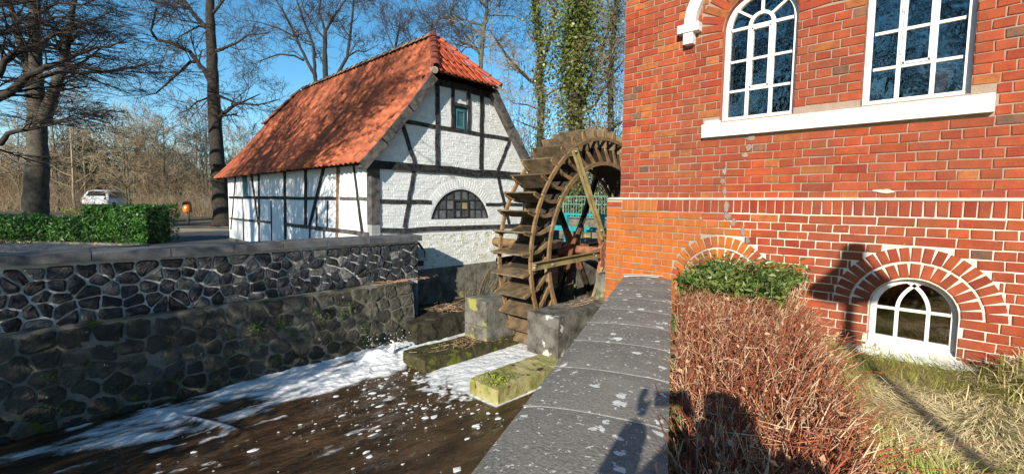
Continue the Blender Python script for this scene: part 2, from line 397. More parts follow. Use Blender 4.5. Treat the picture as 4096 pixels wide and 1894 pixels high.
def cuts(z, h, opens):
    ex = []
    for c, w, R, zs, zb in opens:
        if z+h < zb: continue
        if z-h < zs: ww = w
        else:
            q = R*R-(max(z-h*.35, zs)-zs)**2
            if q <= 0: continue
            ww = sqrt(q)
        if abs(z-zs) < h and z+h*.3 > zs: ww = max(ww, R)
        ex.append((c-ww, c+ww))
    return ex
def course(z, H, x, y0, y1, header, opens, extra=()):
    ex = sorted(cuts(z, H/2, opens)+list(extra)); pitch = .145 if header else .29
    y = y1-(0 if header else 0)
    first = True
    while y > y0:
        L = pitch
        if first: L = .145 if header else .215; first = False
        L += rb.uniform(-.004, .004)
        a, b = y-L, y
        pieces = [(a, b)]
        for e0, e1 in ex:
            pieces = [q for p in pieces for q in ((p[0], min(p[1], e0)), (max(p[0], e1), p[1])) if q[1]-q[0] > .03]
        for p0, p1 in pieces:
            l = p1-p0-.011
            if l > .02:
                yy = (p0+p1)/2
                brick(x+rb.uniform(-.003, .003), yy, z+rb.uniform(-.002, .002), l, H-.011+rb.uniform(-.002, .002), colour(yy, z), rb.uniform(-.006, .006), 'h' if l < .19 else 's')
        y -= L
z = ZL+.047; k = 0
SILLCUT = lambda z: [(-.25, 2.27)] if .835-.045 < z < 1.035+.04 else []
while z < 3.9:
    course(z, .0922, XU, -2.3, 3.42, k % 2 == 0, [(c, .39, .69, 2.11, 1.0) for c in UW], SILLCUT(z)); z += .0922; k += 1
y = 3.595                       # rowlock course capping the plinth
brick(XP, y-.12, -.0, .235, .07, 0, 0, 's'); brick(XP, y-.12, -.085, .235, .08, 2, 0, 's')
y -= .245
while y > -2.3:
    o_ = 2 if y > 2.86 else rb.choice([1, 1, 0]); brick(XP, y-.044, -.005, .077+rb.uniform(-.003, .003), .148, o_, 0, 'r'); y -= .0887
z = -.09-.046; k = 0
while z > -2.0:
    course(z, .0905, XP, -2.3, 3.595, k % 2 == 1, [(c, .325, .63, -1.0, -1.40) for c in LW]); z -= .0905; k += 1
def voussoirs(x, c, zs, r0, r1, n, mi, kind):
    for k in range(n):
        a = pi*(k+.5)/n; r = (r0+r1)/2; wdt = pi*r/n-.014
        brick(x, c+r*cos(a), zs+r*sin(a), wdt, r1-r0-.012, mi() if callable(mi) else mi, a-pi/2, kind)
for c in UW: voussoirs(XU-.003, c, 2.11, .395, .69, 17, lambda: rb.choice([0, 0, 1, 3]), 'r')
for c in LW:
    cl = (lambda: rb.choice([0, 0, 1])) if c < 1 else (lambda: rb.choice([2, 0, 2, 3]))
    voussoirs(XP-.003, c, -1.0, .33, .475, 15, cl, 'r'); voussoirs(XP-.003, c, -1.0, .485, .63, 21, cl, 'r')
ALL.sort(key=lambda t: t[0])
for d, me, loc, rot, sc in ALL[:300]:
    o = put('brick', me, mill, loc, (rot, 0, 0)); o.scale = sc
def join_rest(rest, name, parent, kind='stuff'):
    mats = []; VV = []; FF = []; MI = []; off = 0
    for d, me, loc, rot, sc in rest:
        key = me.name
        if not hasattr(join_rest, 'c'): join_rest.c = {}
        if key not in join_rest.c: join_rest.c[key] = (np.array([v.co[:] for v in me.vertices]), [tuple(p.vertices) for p in me.polygons], me.materials[0])
        V, F, mt = join_rest.c[key]
        if mt not in mats: mats.append(mt)
        V = V*np.array(sc); 
        R = np.array(Matrix.Rotation(rot, 3, 'X')) if not isinstance(rot, Matrix) else np.array(rot.to_3x3())
        VV.append(V@R.T+np.array(loc)); FF += [tuple(i+off for i in f) for f in F]; MI += [mats.index(mt)]*len(F); off += len(V)
    mb = MB(); mb.v = np.concatenate(VV).tolist(); mb.f = FF; mb.m = MI
    return part(name, mb, mats, parent, kind=kind)
join_rest(ALL[300:], 'brickwork', mill)

# windows
def bar(mb, a, b, w, d, x):
    """glazing bar between two (Y,Z) points in the plane X = x, w wide, d deep"""
    A = Vector((x, a[0], a[1])); B = Vector((x, b[0], b[1])); mb.beam(A, B, w, d, (1, 0, 0))
def arcbar(mb, c, r0, r1, zs, a0, a1, x0, x1, n=16):
    for k in range(n):
        p, q = a0+(a1-a0)*k/n, a0+(a1-a0)*(k+1)/n
        P = [(r*cos(t)+c, r*sin(t)+zs) for r, t in ((r0, p), (r1, p), (r1, q), (r0, q))]
        mb.prism([(x0, y, z) for y, z in P], (x1-x0, 0, 0))
def upper_window(c):
    X0 = XU+.085
    f = MB()
    for s in (-1, 1): f.box((X0, c+s*.365-.026, 1.0), (X0+.07, c+s*.365+.026, 2.11))
    f.box((X0-.004, c-.39, .99), (X0+.07, c+.39, 1.075)); arcbar(f, c, .335, .391, 2.11, 0, pi, X0, X0+.07, 22)
    w = part('window', f, m_white, mill)
    cells = []
    ys = [c-.335, c-.127, c+.127, c+.335]; zs = [1.075, 1.385, 1.735, 2.11]
    for s in (-1, 1):
        b = MB(); bar(b, (c+s*.127, 1.06), (c+s*.127, 2.13), .034, .05, X0+.035); part('mullion', b, m_white, w)
    for zz in zs[1:]:
        for y0, y1 in zip(ys, ys[1:]):
            b = MB(); bar(b, (y0+.012, zz), (y1-.012, zz), .026 if zz < 2.1 else .032, .042, X0+.03); part('glazing_bar', b, m_white, w)
    b = MB()      # opening casement in the middle light
    for (p, q) in (((c-.1, 1.41), (c+.1, 1.41)), ((c-.1, 2.08), (c+.1, 2.08)), ((c-.097, 1.4), (c-.097, 2.09)), ((c+.097, 1.4), (c+.097, 2.09))): bar(b, p, q, .022, .03, X0+.012)
    part('casement', b, m_white, w)
    b = MB(); arcbar(b, c, .105, .14, 2.125, 0, pi, X0+.005, X0+.055, 12); part('arched_bar', b, m_white, w)
    for a in (40, 90, 140):
        t = radians(a); b = MB(); bar(b, (c+.14*cos(t), 2.125+.14*sin(t)), (c+.345*cos(t), 2.11+.345*sin(t)), .026, .042, X0+.03); part('glazing_bar', b, m_white, w)
    for y0, y1 in zip(ys, ys[1:]):
        for z0, z1 in zip(zs, zs[1:]):
            b = MB(); b.prism([(X0+.032, y0, z0), (X0+.032, y1, z0), (X0+.032, y1, z1), (X0+.032, y0, z1)], (.004, 0, 0)); part('pane', b, m_glass, w)
    b = MB(); b.prism([(X0+.032, c+.11*cos(pi*k/10), 2.12+.11*sin(pi*k/10)) for k in range(11)], (.004, 0, 0)); part('pane', b, m_glass, w)
    for a0, a1 in ((0, 40), (40, 90), (90, 140), (140, 180)):
        t = [radians(a0+(a1-a0)*k/6) for k in range(7)]
        b = MB(); b.prism([(X0+.032, c+.34*cos(q), 2.11+.34*sin(q)) for q in t]+[(X0+.032, c+.12*cos(q), 2.125+.12*sin(q)) for q in t[::-1]], (.004, 0, 0)); part('pane', b, m_glass, w)
    for zz in (1.52, 1.92):          # hinges
        b = MB(); b.tube([(X0+.005, c+.118, zz-.02), (X0+.005, c+.118, zz+.02)], .009, 6); part('hinge', b, m_white, w)
    r = MB()                         # plastered reveals behind the brick jamb
    for s in (-1, 1): r.add([(XU+.155, c+s*.392, 1.0), (XU+.32, c+s*.36, 1.0), (XU+.32, c+s*.36, 2.3), (XU+.155, c+s*.392, 2.3)], [(0,1,2,3)])
    part('inner_reveal', r, m_white, w)
    rv = MB()                        # brick reveal outside
    P = arch_pts(c, .392, 2.11, 1.02)
    for p, q in zip(P, P[1:]): rv.add([(XU+.002, *p), (XU+.002, *q), (XU+.16, *q), (XU+.16, *p)], [(0,1,2,3)])
    part('reveal', rv, m_bred, w)
for c in UW: upper_window(c)
def lower_window(c):
    X0 = XP+.09; zs = -1.0; R = .318
    f = MB()
    for s in (-1, 1): f.box((X0, c+s*.296-.024, -1.335), (X0+.06, c+s*.296+.024, zs))
    f.box((X0-.003, c-.32, -1.34), (X0+.06, c+.32, -1.285)); arcbar(f, c, .272, .32, zs, 0, pi, X0, X0+.06, 20)
    w = part('window', f, m_white, mill)
    for s in (-1, 1):
        b = MB(); bar(b, (c+s*.115, -1.3), (c+s*.115, zs), .03, .045, X0+.03); part('mullion', b, m_white, w)
        b = MB(); cc = c-s*(.318-.115); e = math.acos((.318-.115)/.318)
        arcbar(b, cc, .303, .333, zs, 0 if s > 0 else pi-1.32, 1.32 if s > 0 else pi, X0+.01, X0+.052, 12); part('tracery_bar', b, m_white, w)
    b = MB(); bar(b, (c-.285, zs), (c+.285, zs), .026, .042, X0+.03); part('glazing_bar', b, m_white, w)
    for y0, y1 in ((c-.28, c-.115), (c-.115, c+.115), (c+.115, c+.28)):
        b = MB(); b.prism([(X0+.03, y0, -1.3), (X0+.03, y1, -1.3), (X0+.03, y1, zs), (X0+.03, y0, zs)], (.004, 0, 0)); part('pane', b, m_glass, w)
    for y0, y1 in ((0, 66), (66, 114), (114, 180)):
        t = [radians(y0+(y1-y0)*k/7) for k in range(8)]
        b = MB(); b.prism([(X0+.03, c+.28*cos(q), zs+.28*sin(q)) for q in t]+[(X0+.03, c+.28*cos(t[-1]), zs), (X0+.03, c+.28*cos(t[0]), zs)], (.004, 0, 0)); part('pane', b, m_glass, w)
    rv = MB(); P = arch_pts(c, .32, zs, -1.36)
    for p, q in zip(P, P[1:]): rv.add([(XP+.002, *p), (XP+.002, *q), (XP+.15, *q), (XP+.15, *p)], [(0,1,2,3)])
    part('reveal', rv, m_brd2, w)
    s_ = MB()        # sloping white rendered sill with a lip running out to both sides
    s_.prism([(XP+.1, c-.318, -1.33), (XP-.1, c-.4, -1.44), (XP-.1, c-.4, -1.58), (XP+.1, c-.318, -1.58)], (0, .72, 0))
    s_.box((XP-.09, c+.31, -1.6), (XP+.02, c+.50, -1.405)); s_.box((XP-.085, c-.47, -1.6), (XP+.02, c-.32, -1.41))
    part('window_sill', s_, m_whitest, mill)
for c in LW: lower_window(c)
mb = MB(); mb.prism([(XU+.16, -.245, 1.036), (XU-.062, -.245, 1.0), (XU-.062, -.245, .84), (XU+.1, -.245, .84)], (0, 2.508, 0))
mb.box((XU-.04, 2.07, 1.0), (XU+.05, 2.235, 1.045))
part('window_sill', mb, m_whitest, mill)
mb = MB(); n = 14     # white hood mould that springs left of the windows and runs over both
for k in range(n):
    a, b = pi/2*k/n, pi/2*(k+1)/n
    P = [(1.9+r*cos(t), 2.26+r*sin(t)) for r, t in ((.49, a), (.635, a), (.635, b), (.49, b))]
    mb.prism([(XU-.075, y, z) for y, z in P], (.09, 0, 0))
    P = [(.08-r*cos(t), 2.26+r*sin(t)) for r, t in ((.49, a), (.49, b), (.635, b), (.635, a))]
    mb.prism([(XU-.075, y, z) for y, z in P], (.09, 0, 0))
mb.box((XU-.075, .08, 2.75), (XU+.01, 1.9, 2.895))
for s, cc in ((1, 1.9), (-1, .08)):
    y = cc+s*.57; mb.box((XU-.11, y-.135, 2.16), (XU+.01, y+.135, 2.262)); mb.box((XU-.095, y-.06, 2.02), (XU+.01, y+.06, 2.158))
part('hood_mould', mb, m_whitest, mill)
mb = MB()             # weathered mortar fillet on the plinth edge
mb.prism([(XP-.008, 3.6, ZL-.006), (XU+.01, 3.6, ZL+.026), (XU+.01, 3.6, ZL-.006)], (0, -6.2, 0)); m_lp = M('pale_mortar_mat', (.66,.58,.48), (.5,.42,.34), 6); part('plinth_fillet', mb, m_lp, mill)
m_rep = M('cement_repair_mat', (.30, .235, .19), (.22, .17, .14), 9, .95, .1, .1, .6, 40)
rp_ = random.Random(14)
def patch(nm, x, y, z, ry, rz, mat):
    V = [(x+rp_.uniform(-.001, .002), y+ry*cos(2*pi*k/13)*rp_.uniform(.55, 1.2), z+rz*sin(2*pi*k/13)*rp_.uniform(.55, 1.2)) for k in range(13)]
    mb = MB(); mb.prism(V, (.012, 0, 0)); part(nm, mb, mat, mill)
for y, z, ry, rz in ((1.70, .79, .06, .03), (1.72, .69, .035, .05), (1.76, .60, .045, .03), (1.98, .42, .022, .05), (2.0, .30, .03, .045), (1.97, .17, .022, .06)): patch('repair_patch', XU-.009, y, z, ry, rz, m_rep)
for y, z, ry, rz in ((1.92, -.01, .03, .085), (1.90, -.13, .045, .04), (1.83, -.20, .03, .05), (1.72, -.30, .03, .06), (1.66, -.40, .022, .05), (2.22, -.17, .02, .03)): patch('repair_patch', XP-.010, y, z, ry, rz, m_rep)
patch('repair_patch', XU-.009, .46, .165, .085, .022, m_lp)
t = thing('stone_vase', 'pale rounded stone vase standing inside the right upper mill window', 'vase', (6.1, .14, 1.08))
mb = MB(); mb.lathe([(0,0),(.09,0),(.085,.05),(.05,.08),(.06,.12),(.11,.2),(.12,.27),(.1,.33),(.06,.35),(0,.35)], (6.1,.14,1.05), 18); part('bowl', mb, M('stone_vase_mat', (.55,.5,.42)), t, smooth=True)
mb = MB(); mb.lathe([(.07,0),(.08,.015),(.07,.03),(0,.03)], (6.1,.14,1.41), 18); part('lid', mb, m_white, t)
mb = MB(); mb.box((5.98,-.1,.56),(6.3,.35,1.05)); tag(part('window_bench', mb, m_inside, mill))
# ------------------------------------------------------------------ half timbered house
m_plaster = M('limewash_plaster_mat', (.80, .80, .80), (.72, .73, .74), 3, .85, .2, 0, .12, 25)
m_wbrick = M('limewashed_brick_mat', (.80, .80, .79), (.68, .68, .67), 7, .9, .2, .05, .55, 55, spots=((.42, .40, .36), 9, .68))
m_plinth = M('peeling_limewash_mat', (.82, .82, .79), (.62, .61, .52), 5, .9, .2, .06, .9, 30, spots=((.46, .42, .10), 2.2, .64))
m_timber = M('black_timber_mat', (.018, .018, .021), (.07, .066, .064), 11, .85, .2, .25, .8, 50, stretch=(1, 1, 1))
m_gtimber = M('grey_oak_mat', (.13, .12, .11), (.045, .042, .04), 7, .9, .2, .2, .9, 30)
m_btimber = M('brown_oak_mat', (.22, .13, .07), (.12, .07, .04), 7, .85, .2, .2, .6, 30)
m_teal = M('teal_paint_mat', (.035, .12, .14), (.03, .09, .11), 6, .6, .3, .1, .2, 30)
m_conc = M('old_concrete_mat', (.19, .18, .15), (.075, .07, .055), 4, .92, .2, 0, .8, 18, spots=((.30, .28, .08), 1.4, .60))
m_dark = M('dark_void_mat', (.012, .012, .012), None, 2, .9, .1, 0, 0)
m_pane = M('old_grey_glass_mat', (.10, .105, .11), (.16, .165, .17), 9, .22, .6, .35, .1, 8)
m_tan = M('tan_board_mat', (.42, .32, .17), None, 5, .7, .3, 0, .1, 20)
m_iron = M('black_iron_mat', (.02, .02, .022), (.045, .04, .04), 8, .6, .4, .1, .3, 40)
m_tile = M('clay_pantile_mat', (.43, .125, .054), (.29, .075, .037), 4, .75, .3, .13, .35, 40, spots=((.17, .06, .038), 2.2, .60))
m_tile2 = M('red_pantile_mat', (.46, .085, .030), (.34, .058, .024), 4, .7, .35, .18, .3, 40, spots=((.42, .30, .22), 9, .74))
m_lich = M('lichen_ridge_tile_mat', (.30, .17, .11), (.24, .22, .17), 9, .9, .2, .2, .5, 30)
HX, HY, HX1, HY1 = 5.4, 9.85, 10.95, 21.8
house = thing('timber_framed_house', 'white half timbered house with black beams and a steep red pantile roof by the stream', 'house', (8.1, 15.8, -1.72))
hr = random.Random(21)
def roof_z(x):          # underside of the near slope, gently flared at the foot, mirrored past the ridge
    if x > 8.12: x = 16.24-x
    v = x-5.05; return .90+v*(1.06+.0684*v)
# wall sheets
holes = [[(8.175+1.073*cos(t), -.703+1.073*sin(t)) for t in np.linspace(.2285, pi-.2285, 24)], [(7.9, 1.99), (8.37, 1.99), (8.37, 3.07), (7.9, 3.07)]]
outer = [(HX, -.80), (HX1, -.80), (HX1, roof_z(HX1)-.02)]+[(x, roof_z(x)-.03) for x in (10.64, 9.28)]+[(9.28, 3.24), (6.98, 3.24)]+[(5.6, 1.39), (HX, roof_z(HX)-.03)]
loops = [[Vector((x, HY+.012, z)) for x, z in outer]]+[[Vector((x, HY+.012, z)) for x, z in h] for h in holes]
mb = MB(); mb.add([v for l_ in loops for v in l_], [tuple(t) for t in tessellate_polygon(loops)])
part('gable_wall', mb, m_wbrick, house, o=(0, 0, 0))
mb = MB()
ny, nz_ = 60, 14
for i in range(ny):
    for k in range(nz_):
        y0, y1 = HY+(HY1-HY)*i/ny, HY+(HY1-HY)*(i+1)/ny; z0, z1 = -1.66+2.75*k/nz_, -1.66+2.75*(k+1)/nz_
        w = lambda y, z: HX+.016+.010*sin(y*2.1+z)+.006*sin(y*5.3-z*3)
        mb.add([(w(y0, z0), y0, z0), (w(y1, z0), y1, z0), (w(y1, z1), y1, z1), (w(y0, z1), y0, z1)], [(0, 3, 2, 1)])
part('long_wall', mb, m_plaster, house, smooth=True)
mb = MB()
mb.add([(HX1,HY,-2),(HX1,HY1,-2),(HX1,HY1,1.1),(HX1,HY,1.1)], [(0,1,2,3)]); mb.add([(HX,HY1,-2),(HX1,HY1,-2),(HX1,HY1,1.1),(9.3,HY1,3.3),(7,HY1,3.3),(HX,HY1,1.1)], [(0,1,2,3,4,5)])
part('back_wall', mb, m_plaster, house)
mb = MB(); mb.box((HX-.02, 19.0, -1.85), (HX+.05, HY1+.05, -1.60)); part('footing', mb, m_conc, house)
mb = MB()     # brick plinth of the gable, standing a little proud
mb.box((HX+.25, HY-.05, -1.78), (HX1, HY+.3, -.815)); part('plinth', mb, m_plinth, house, o=(0, 0, 0))
mb = MB(); mb.prism([(HX, HY+.1, -.80), (HX, HY-.06, -.825), (HX, HY-.06, -.86), (HX, HY+.1, -.86)], (HX1-HX, 0, 0)); part('plinth_ledge', mb, m_plaster, house)
mb = MB(); mb.box((HX+.3, HY-.06, -3.7), (HX1+.2, HY+.3, -1.76)); part('footing', mb, m_conc, house, o=(0, 0, 0))

# timbers: every beam a part
def wob(a, b, w, fixed, face, depth, n=6, seed=0, axis='X'):
    """hand hewn beam between two points of a wall plane; axis 'X': gable (x, z) at Y = fixed, 'Y': long wall (y, z) at X = fixed"""
    r = random.Random(seed); d = Vector((b[0]-a[0], b[1]-a[1])); L = d.length; d /= L; nrm = Vector((-d.y, d.x)); A = []; B = []
    for k in range(n+1):
        p = Vector(a)+d*L*k/n; e = r.uniform(-.10, .10)*w; g = r.uniform(-.08, .08)*w
        A.append(p+nrm*(w/2+g)+nrm*e); B.append(p-nrm*(w/2-g)+nrm*e)
    mb = MB(); V = []
    for lst in (A, B):
        for p in lst:
            for q in (0, depth): V.append((p.x, fixed-face+q, p.y) if axis == 'X' else (fixed-face+q, p.x, p.y))
    m = n+1; F = []
    for k in range(n):
        a0, a1, b0, b1 = 2*k, 2*k+2, 2*m+2*k, 2*m+2*k+2
        F += [(a0, a1, b1, b0), (a0, a0+1, a1+1, a1), (b0, b1, b1+1, b0+1)]
    F += [(0, 2*m, 2*m+1, 1), (2*n, 2*n+1, 2*m+2*n+1, 2*m+2*n)]
    mb.add(V, F); return mb
tseed = [0]
def gb(a, b, w, face=.012, mat=None, nm='timber_beam'):
    tseed[0] += 1; w *= .92; part(nm, wob(a, b, w, HY, face, .1, 7, tseed[0], 'X'), mat or m_timber, house)
def lb(a, b, w, face=.006, mat=None, nm='timber_beam'):
    tseed[0] += 1; w *= .84; part(nm, wob(a, b, w, HX, face, .08, 7, tseed[0], 'Y'), mat or m_timber, house)
gb((5.36, .875), (11.0, .865), .205, .05)
gb((5.6, -.715), (11, -.72), .135, .016)
gb((5.6, .005), (7.13, -.005), .115); gb((9.1, -.04), (10.9, -.04), .10)
gb((6.585, .78), (6.31, -.65), .12, .014); gb((9.6, .77), (10.09, -.65), .11, .014)
gb((6.26, 1.93), (6.64, .97), .125, .014); gb((10.07, 1.9), (9.58, .97), .115, .014)
gb((6.15, 2.0), (10.1, 1.96), .115, .013)
gb((7.335, .97), (7.335, 3.2), .145, .018); gb((8.905, .97), (8.905, 3.2), .145, .018)
gb((7.845, 1.98), (7.845, 3.1), .11, .02); gb((8.425, 1.98), (8.425, 3.1), .11, .02)
gb((7.9, 2.67), (8.37, 2.68), .09, .022); gb((6.9, 3.15), (9.35, 3.15), .19, .03)
gb((10.84, .78), (10.84, -.65), .2, .02)
tseed[0] += 1
mb = MB(); mb.box((HX-.008, HY-.03, -.56), (HX+.215, HY+.2, .79)); part('corner_post', mb, m_gtimber, house, label='weathered grey corner post')
mb = MB(); mb.box((HX-.006, HY-.024, -.86), (HX+.215, HY+.2, -.563)); part('corner_post_foot', mb, M('grey_stone_foot_mat', (.36,.36,.36), (.28,.28,.28), 8), house)
mb = MB(); mb.box((5.2, HY-.16, .78), (5.52, HY+.25, .965)); part('beam_end', mb, m_timber, house)
for y, w, z0 in ((17.95, .2, -1.6), (15.42, .22, -1.5), (13.72, .22, -.76)): lb((y-.06, 1.0), (y+.06, z0), w)
lb((11.55, 1.0), (11.72, -1.05), .18, .008, m_btimber); lb((19.82, .1), (19.9, -1.62), .10)
lb((9.98, .9), (9.98, .06), .06, .004)
lb((20.66, 1.0), (21.6, -1.25), .10, .010); lb((18.75, 1.03), (18.07, -.88), .13, .010); lb((12.43, .97), (13.48, -.74), .14, .010); lb((10.71, .95), (10.32, -.8), .12, .010)
for y, a, b in ((16.72, 0, -1.42), (13.0, -.19, -.74), (12.27, 0, -.74), (13.5, -.84, -1.25), (12.53, -.84, -1.2)): lb((y-.02, a), (y+.02, b), .075, .004)
lb((9.95, .055), (11.5, .06), .105, .007, m_gtimber); lb((11.7, .06), (15.3, .07), .105, .007); lb((15.55, .07), (21.7, .09), .12, .007)
lb((16.75, -.775), (21.7, -.79), .10, .007, m_gtimber); lb((9.95, -.80), (15.35, -.775), .13, .009, m_gtimber)
lb((9.9, .93), (21.75, .99), .12, .012)
mb = MB(); mb.box((HX-.004, 19.23, .14), (HX+.03, 19.8, .98)); part('shutter', mb, m_teal, house, label='dark teal shutter under the eave')
for y in (10.6, 11.55, 13.72, 14.4, 15.42, 17.0, 17.95, 18.3, 19.5, 20.7):
    mb = MB(); mb.box((5.14, y-.08, .90), (5.5, y+.08, 1.03)); part('rafter_end', mb, m_timber, house)
# limewashed gable bricks: shallow relief, many joints lost under the wash
GB = []
def wb_mesh(L, H, seed):
    r = random.Random(seed); mb = MB(); V = []
    for y, e in ((.03, -.002), (.004, 0), (0, .010)):
        for sx, sz in ((-1,-1),(1,-1),(1,1),(-1,1)): V.append((sx*(L/2-e)+r.uniform(-.006,.006), y+(abs(r.uniform(0, .004)) if y == 0 else 0), sz*(H/2-e)+r.uniform(-.004,.004)))
    F = []
    for k in (0, 4): F += [(k+i, k+(i+1) % 4, k+4+(i+1) % 4, k+4+i) for i in range(4)]
    F.append((8, 9, 10, 11)); mb.add(V, F); return mb
WBM = [[wb_mesh(L, .068, s*3+i).mesh('limewashed_brick', m_wbrick) for s in range(5)] for i, L in enumerate((.235, .115))]
WBP = [[wb_mesh(L, .068, s*5+i+50).mesh('limewashed_brick', m_plinth) for s in range(5)] for i, L in enumerate((.235, .115))]
def in_gable(x, z):
    if (x-8.175)**2+(z+.703)**2 < 1.37**2 and z > -.5: return False
    if 7.75 < x < 8.5 and z > 1.95: return False
    return HX+.2 < x < HX1-.1 and z < min(roof_z(x)-.25, 3.02) and not (.75 < z < .99)
z = -.63; k = 0
while z < 3.0:
    x = 5.62+(k % 2)*.06
    while x < 10.9:
        h = hr.random() < .4; L = .13 if h else .25
        if in_gable(x, z) and in_gable(x+L, z) and hr.random() < .86:
            GB.append((hypot(x+L/2, HY)+(3 if z > 1.9 else 0), WBM[1 if h else 0][hr.randrange(5)], (x+L/2, HY+.004+hr.uniform(-.004, .004), z+hr.uniform(-.004, .004)), Matrix.Rotation(hr.uniform(-.02, .02), 4, 'Y'), (1, 1, 1)))
        x += L
    z += .078; k += 1
z = -1.74; k = 0
while z < -.86:
    x = 6.1+(k % 2)*.06
    while x < 10.9:
        h = hr.random() < .4; L = .13 if h else .25
        if hr.random() < .9: GB.append((hypot(x+L/2, HY)-.5, WBP[1 if h else 0][hr.randrange(5)], (x+L/2, HY-.056+hr.uniform(-.008, .006), z+hr.uniform(-.005, .005)), Matrix.Rotation(hr.uniform(-.03, .03), 4, 'Y'), (1, 1, 1)))
        x += L
    z += .078; k += 1
for k in range(36):                      # brick arch over the half round window
    a = radians(16)+(pi-radians(32))*(k+.5)/36; r = 1.225
    GB.append((9, WBM[0][k % 5], (8.175+r*cos(a), HY+.002, -.703+r*sin(a)), Matrix.Rotation(-a, 4, 'Y'), (1, 1, 1)))
GB.sort(key=lambda t: t[0])
for d, me, loc, rot, sc in GB[:300]:
    put('limewashed_brick', me, house, loc, rot.to_euler())
join_rest(GB[300:], 'limewashed_brickwork', house)
# half round window
wx, wz, wr = 8.175, -.703, 1.073
mb = MB()
for k in range(24):
    t0, t1 = .2285+(pi-.457)*k/24, .2285+(pi-.457)*(k+1)/24
    P = [(wx+r*cos(t), wz+r*sin(t)) for r, t in ((wr-.035, t0), (wr+.004, t0), (wr+.004, t1), (wr-.035, t1))]
    mb.prism([(x, HY+.03, z) for x, z in P], (0, .05, 0))
mb.box((wx-1.045, HY+.028, -.475), (wx+1.045, HY+.08, -.44))
aw = part('arched_window', mb, m_iron, house)
xs = [wx+(-1.05+.262*k) for k in range(9)]; zs_ = [-.44, -.19, .07, .40]
edge = lambda x: wz+sqrt(max(0, (wr-.02)**2-(x-wx)**2))
for x in xs[1:-1]:
    if edge(x) > -.43: b = MB(); b.beam((x, HY+.052, -.45), (x, HY+.052, edge(x)), .022 if abs(x-wx) > .3 else .03, .03, (0,1,0)); part('glazing_bar', b, m_iron, aw)
for z in zs_[1:3]:
    q = sqrt((wr-.02)**2-(z-wz)**2); b = MB(); b.beam((wx-q, HY+.05, z), (wx+q, HY+.05, z), .03, .022, (0,0,1)); part('glazing_bar', b, m_iron, aw)
for i in range(8):
    for k in range(3):
        x0, x1, z0, z1 = xs[i], xs[i+1], zs_[k], zs_[k+1]
        T = [(x, min(z1, edge(x))) for x in np.linspace(x1, x0, 6)]
        if max(t[1] for t in T) < z0+.02: continue
        T = [(x, max(z, z0+.001)) for x, z in T]
        tilt = hr.uniform(-.01, .01); b = MB(); b.prism([(x0, HY+.06, z0), (x1, HY+.06+tilt, z0)]+[(x, HY+.06+tilt*(x-x0)/(x1-x0), z) for x, z in T], (0, .004, 0))
        tan_ = i == 4 and k == 1
        part('pane', b, m_tan if tan_ else m_pane, aw, label='tan board in place of a pane' if tan_ else None)
b = MB()
for p, q in (((wx-.26, -.43), (wx-.26, .05)), ((wx+.26, -.43), (wx+.26, .05)), ((wx-.26, .05), (wx+.26, .05)), ((wx-.26, -.425), (wx+.26, -.425))): b.beam((p[0], HY+.035, p[1]), (q[0], HY+.035, q[1]), .035, .035, (0,1,0))
part('casement', b, m_iron, aw)
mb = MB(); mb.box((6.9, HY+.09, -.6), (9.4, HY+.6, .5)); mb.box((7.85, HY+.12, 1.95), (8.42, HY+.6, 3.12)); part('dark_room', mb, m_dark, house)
# loft hatch: teal shutter
mb = MB(); mb.box((7.915, HY+.03, 2.0), (8.355, HY+.06, 2.62)); sh = part('loft_shutter', mb, m_teal, house)
mb = MB(); 
for a, b_ in (((7.99,2.04),(8.02,2.56)), ((8.24,2.04),(8.28,2.56)), ((8.02,2.5),(8.24,2.56)), ((8.02,2.04),(8.24,2.1))): mb.box((a[0], HY+.008, a[1]), (b_[0], HY+.0295, b_[1]))
part('shutter_frame', mb, M('light_teal_paint_mat', (.06,.20,.24), (.05,.15,.18), 8), sh)
mb = MB(); mb.box((7.90, HY+.05, 2.72), (8.37, HY+.08, 3.07)); part('hatch_board', mb, m_plaster, house)
# roof
_px = np.linspace(5.05, 8.12, 60); _pz = np.array([roof_z(x) for x in _px]); _ps = np.r_[0, np.cumsum(np.hypot(np.diff(_px), np.diff(_pz)))]
def prof(s):            # arclength from the eave -> point and unit tangent (x, z) of the near slope
    x = float(np.interp(s, _ps, _px)); return x, roof_z(x), Vector((1, 1.06+.1368*(x-5.05))).normalized()
LP = float(_ps[-1])
RY0, RY1, HIPX0, HIPX1, HIPZ = 9.58, 22.2, 7.03, 9.21, 3.33
AY, AZ, BY = 11.05, 4.82, 20.9       # near and far ends of the ridge
sag = lambda y: -.03*sin(pi*(y-RY0)/(RY1-RY0))
mb = MB()
eave = lambda x, z, y: (x, y, z)
NP = [(x, roof_z(x)-.025) for x in (5.05, 5.7, 6.4, HIPX0)]+[(8.12, AZ-.05)]
FP = [(16.24-x, z) for x, z in NP]
for P, flip in ((NP, 0), (FP, 1)):
    L = [(x, RY0, z) for x, z in P[:-1]]+[(P[-1][0], AY, P[-1][1])]
    R = [(x, RY1, z) for x, z in P[:-1]]+[(P[-1][0], BY, P[-1][1])]
    for k in range(len(P)-1): mb.add([L[k], L[k+1], R[k+1], R[k]], [(0,1,2,3)])
mb.add([(HIPX0, RY0-.1, HIPZ-.06), (HIPX1, RY0-.1, HIPZ-.06), (8.12, AY, AZ-.05)], [(0,1,2)])
mb.add([(HIPX0, RY1, HIPZ-.03), (8.12, BY, AZ-.05), (HIPX1, RY1, HIPZ-.03)], [(0,1,2)])
part('roof_deck', mb, M('roof_underlay_mat', (.05, .022, .016), (.03, .018, .014), 5), house)
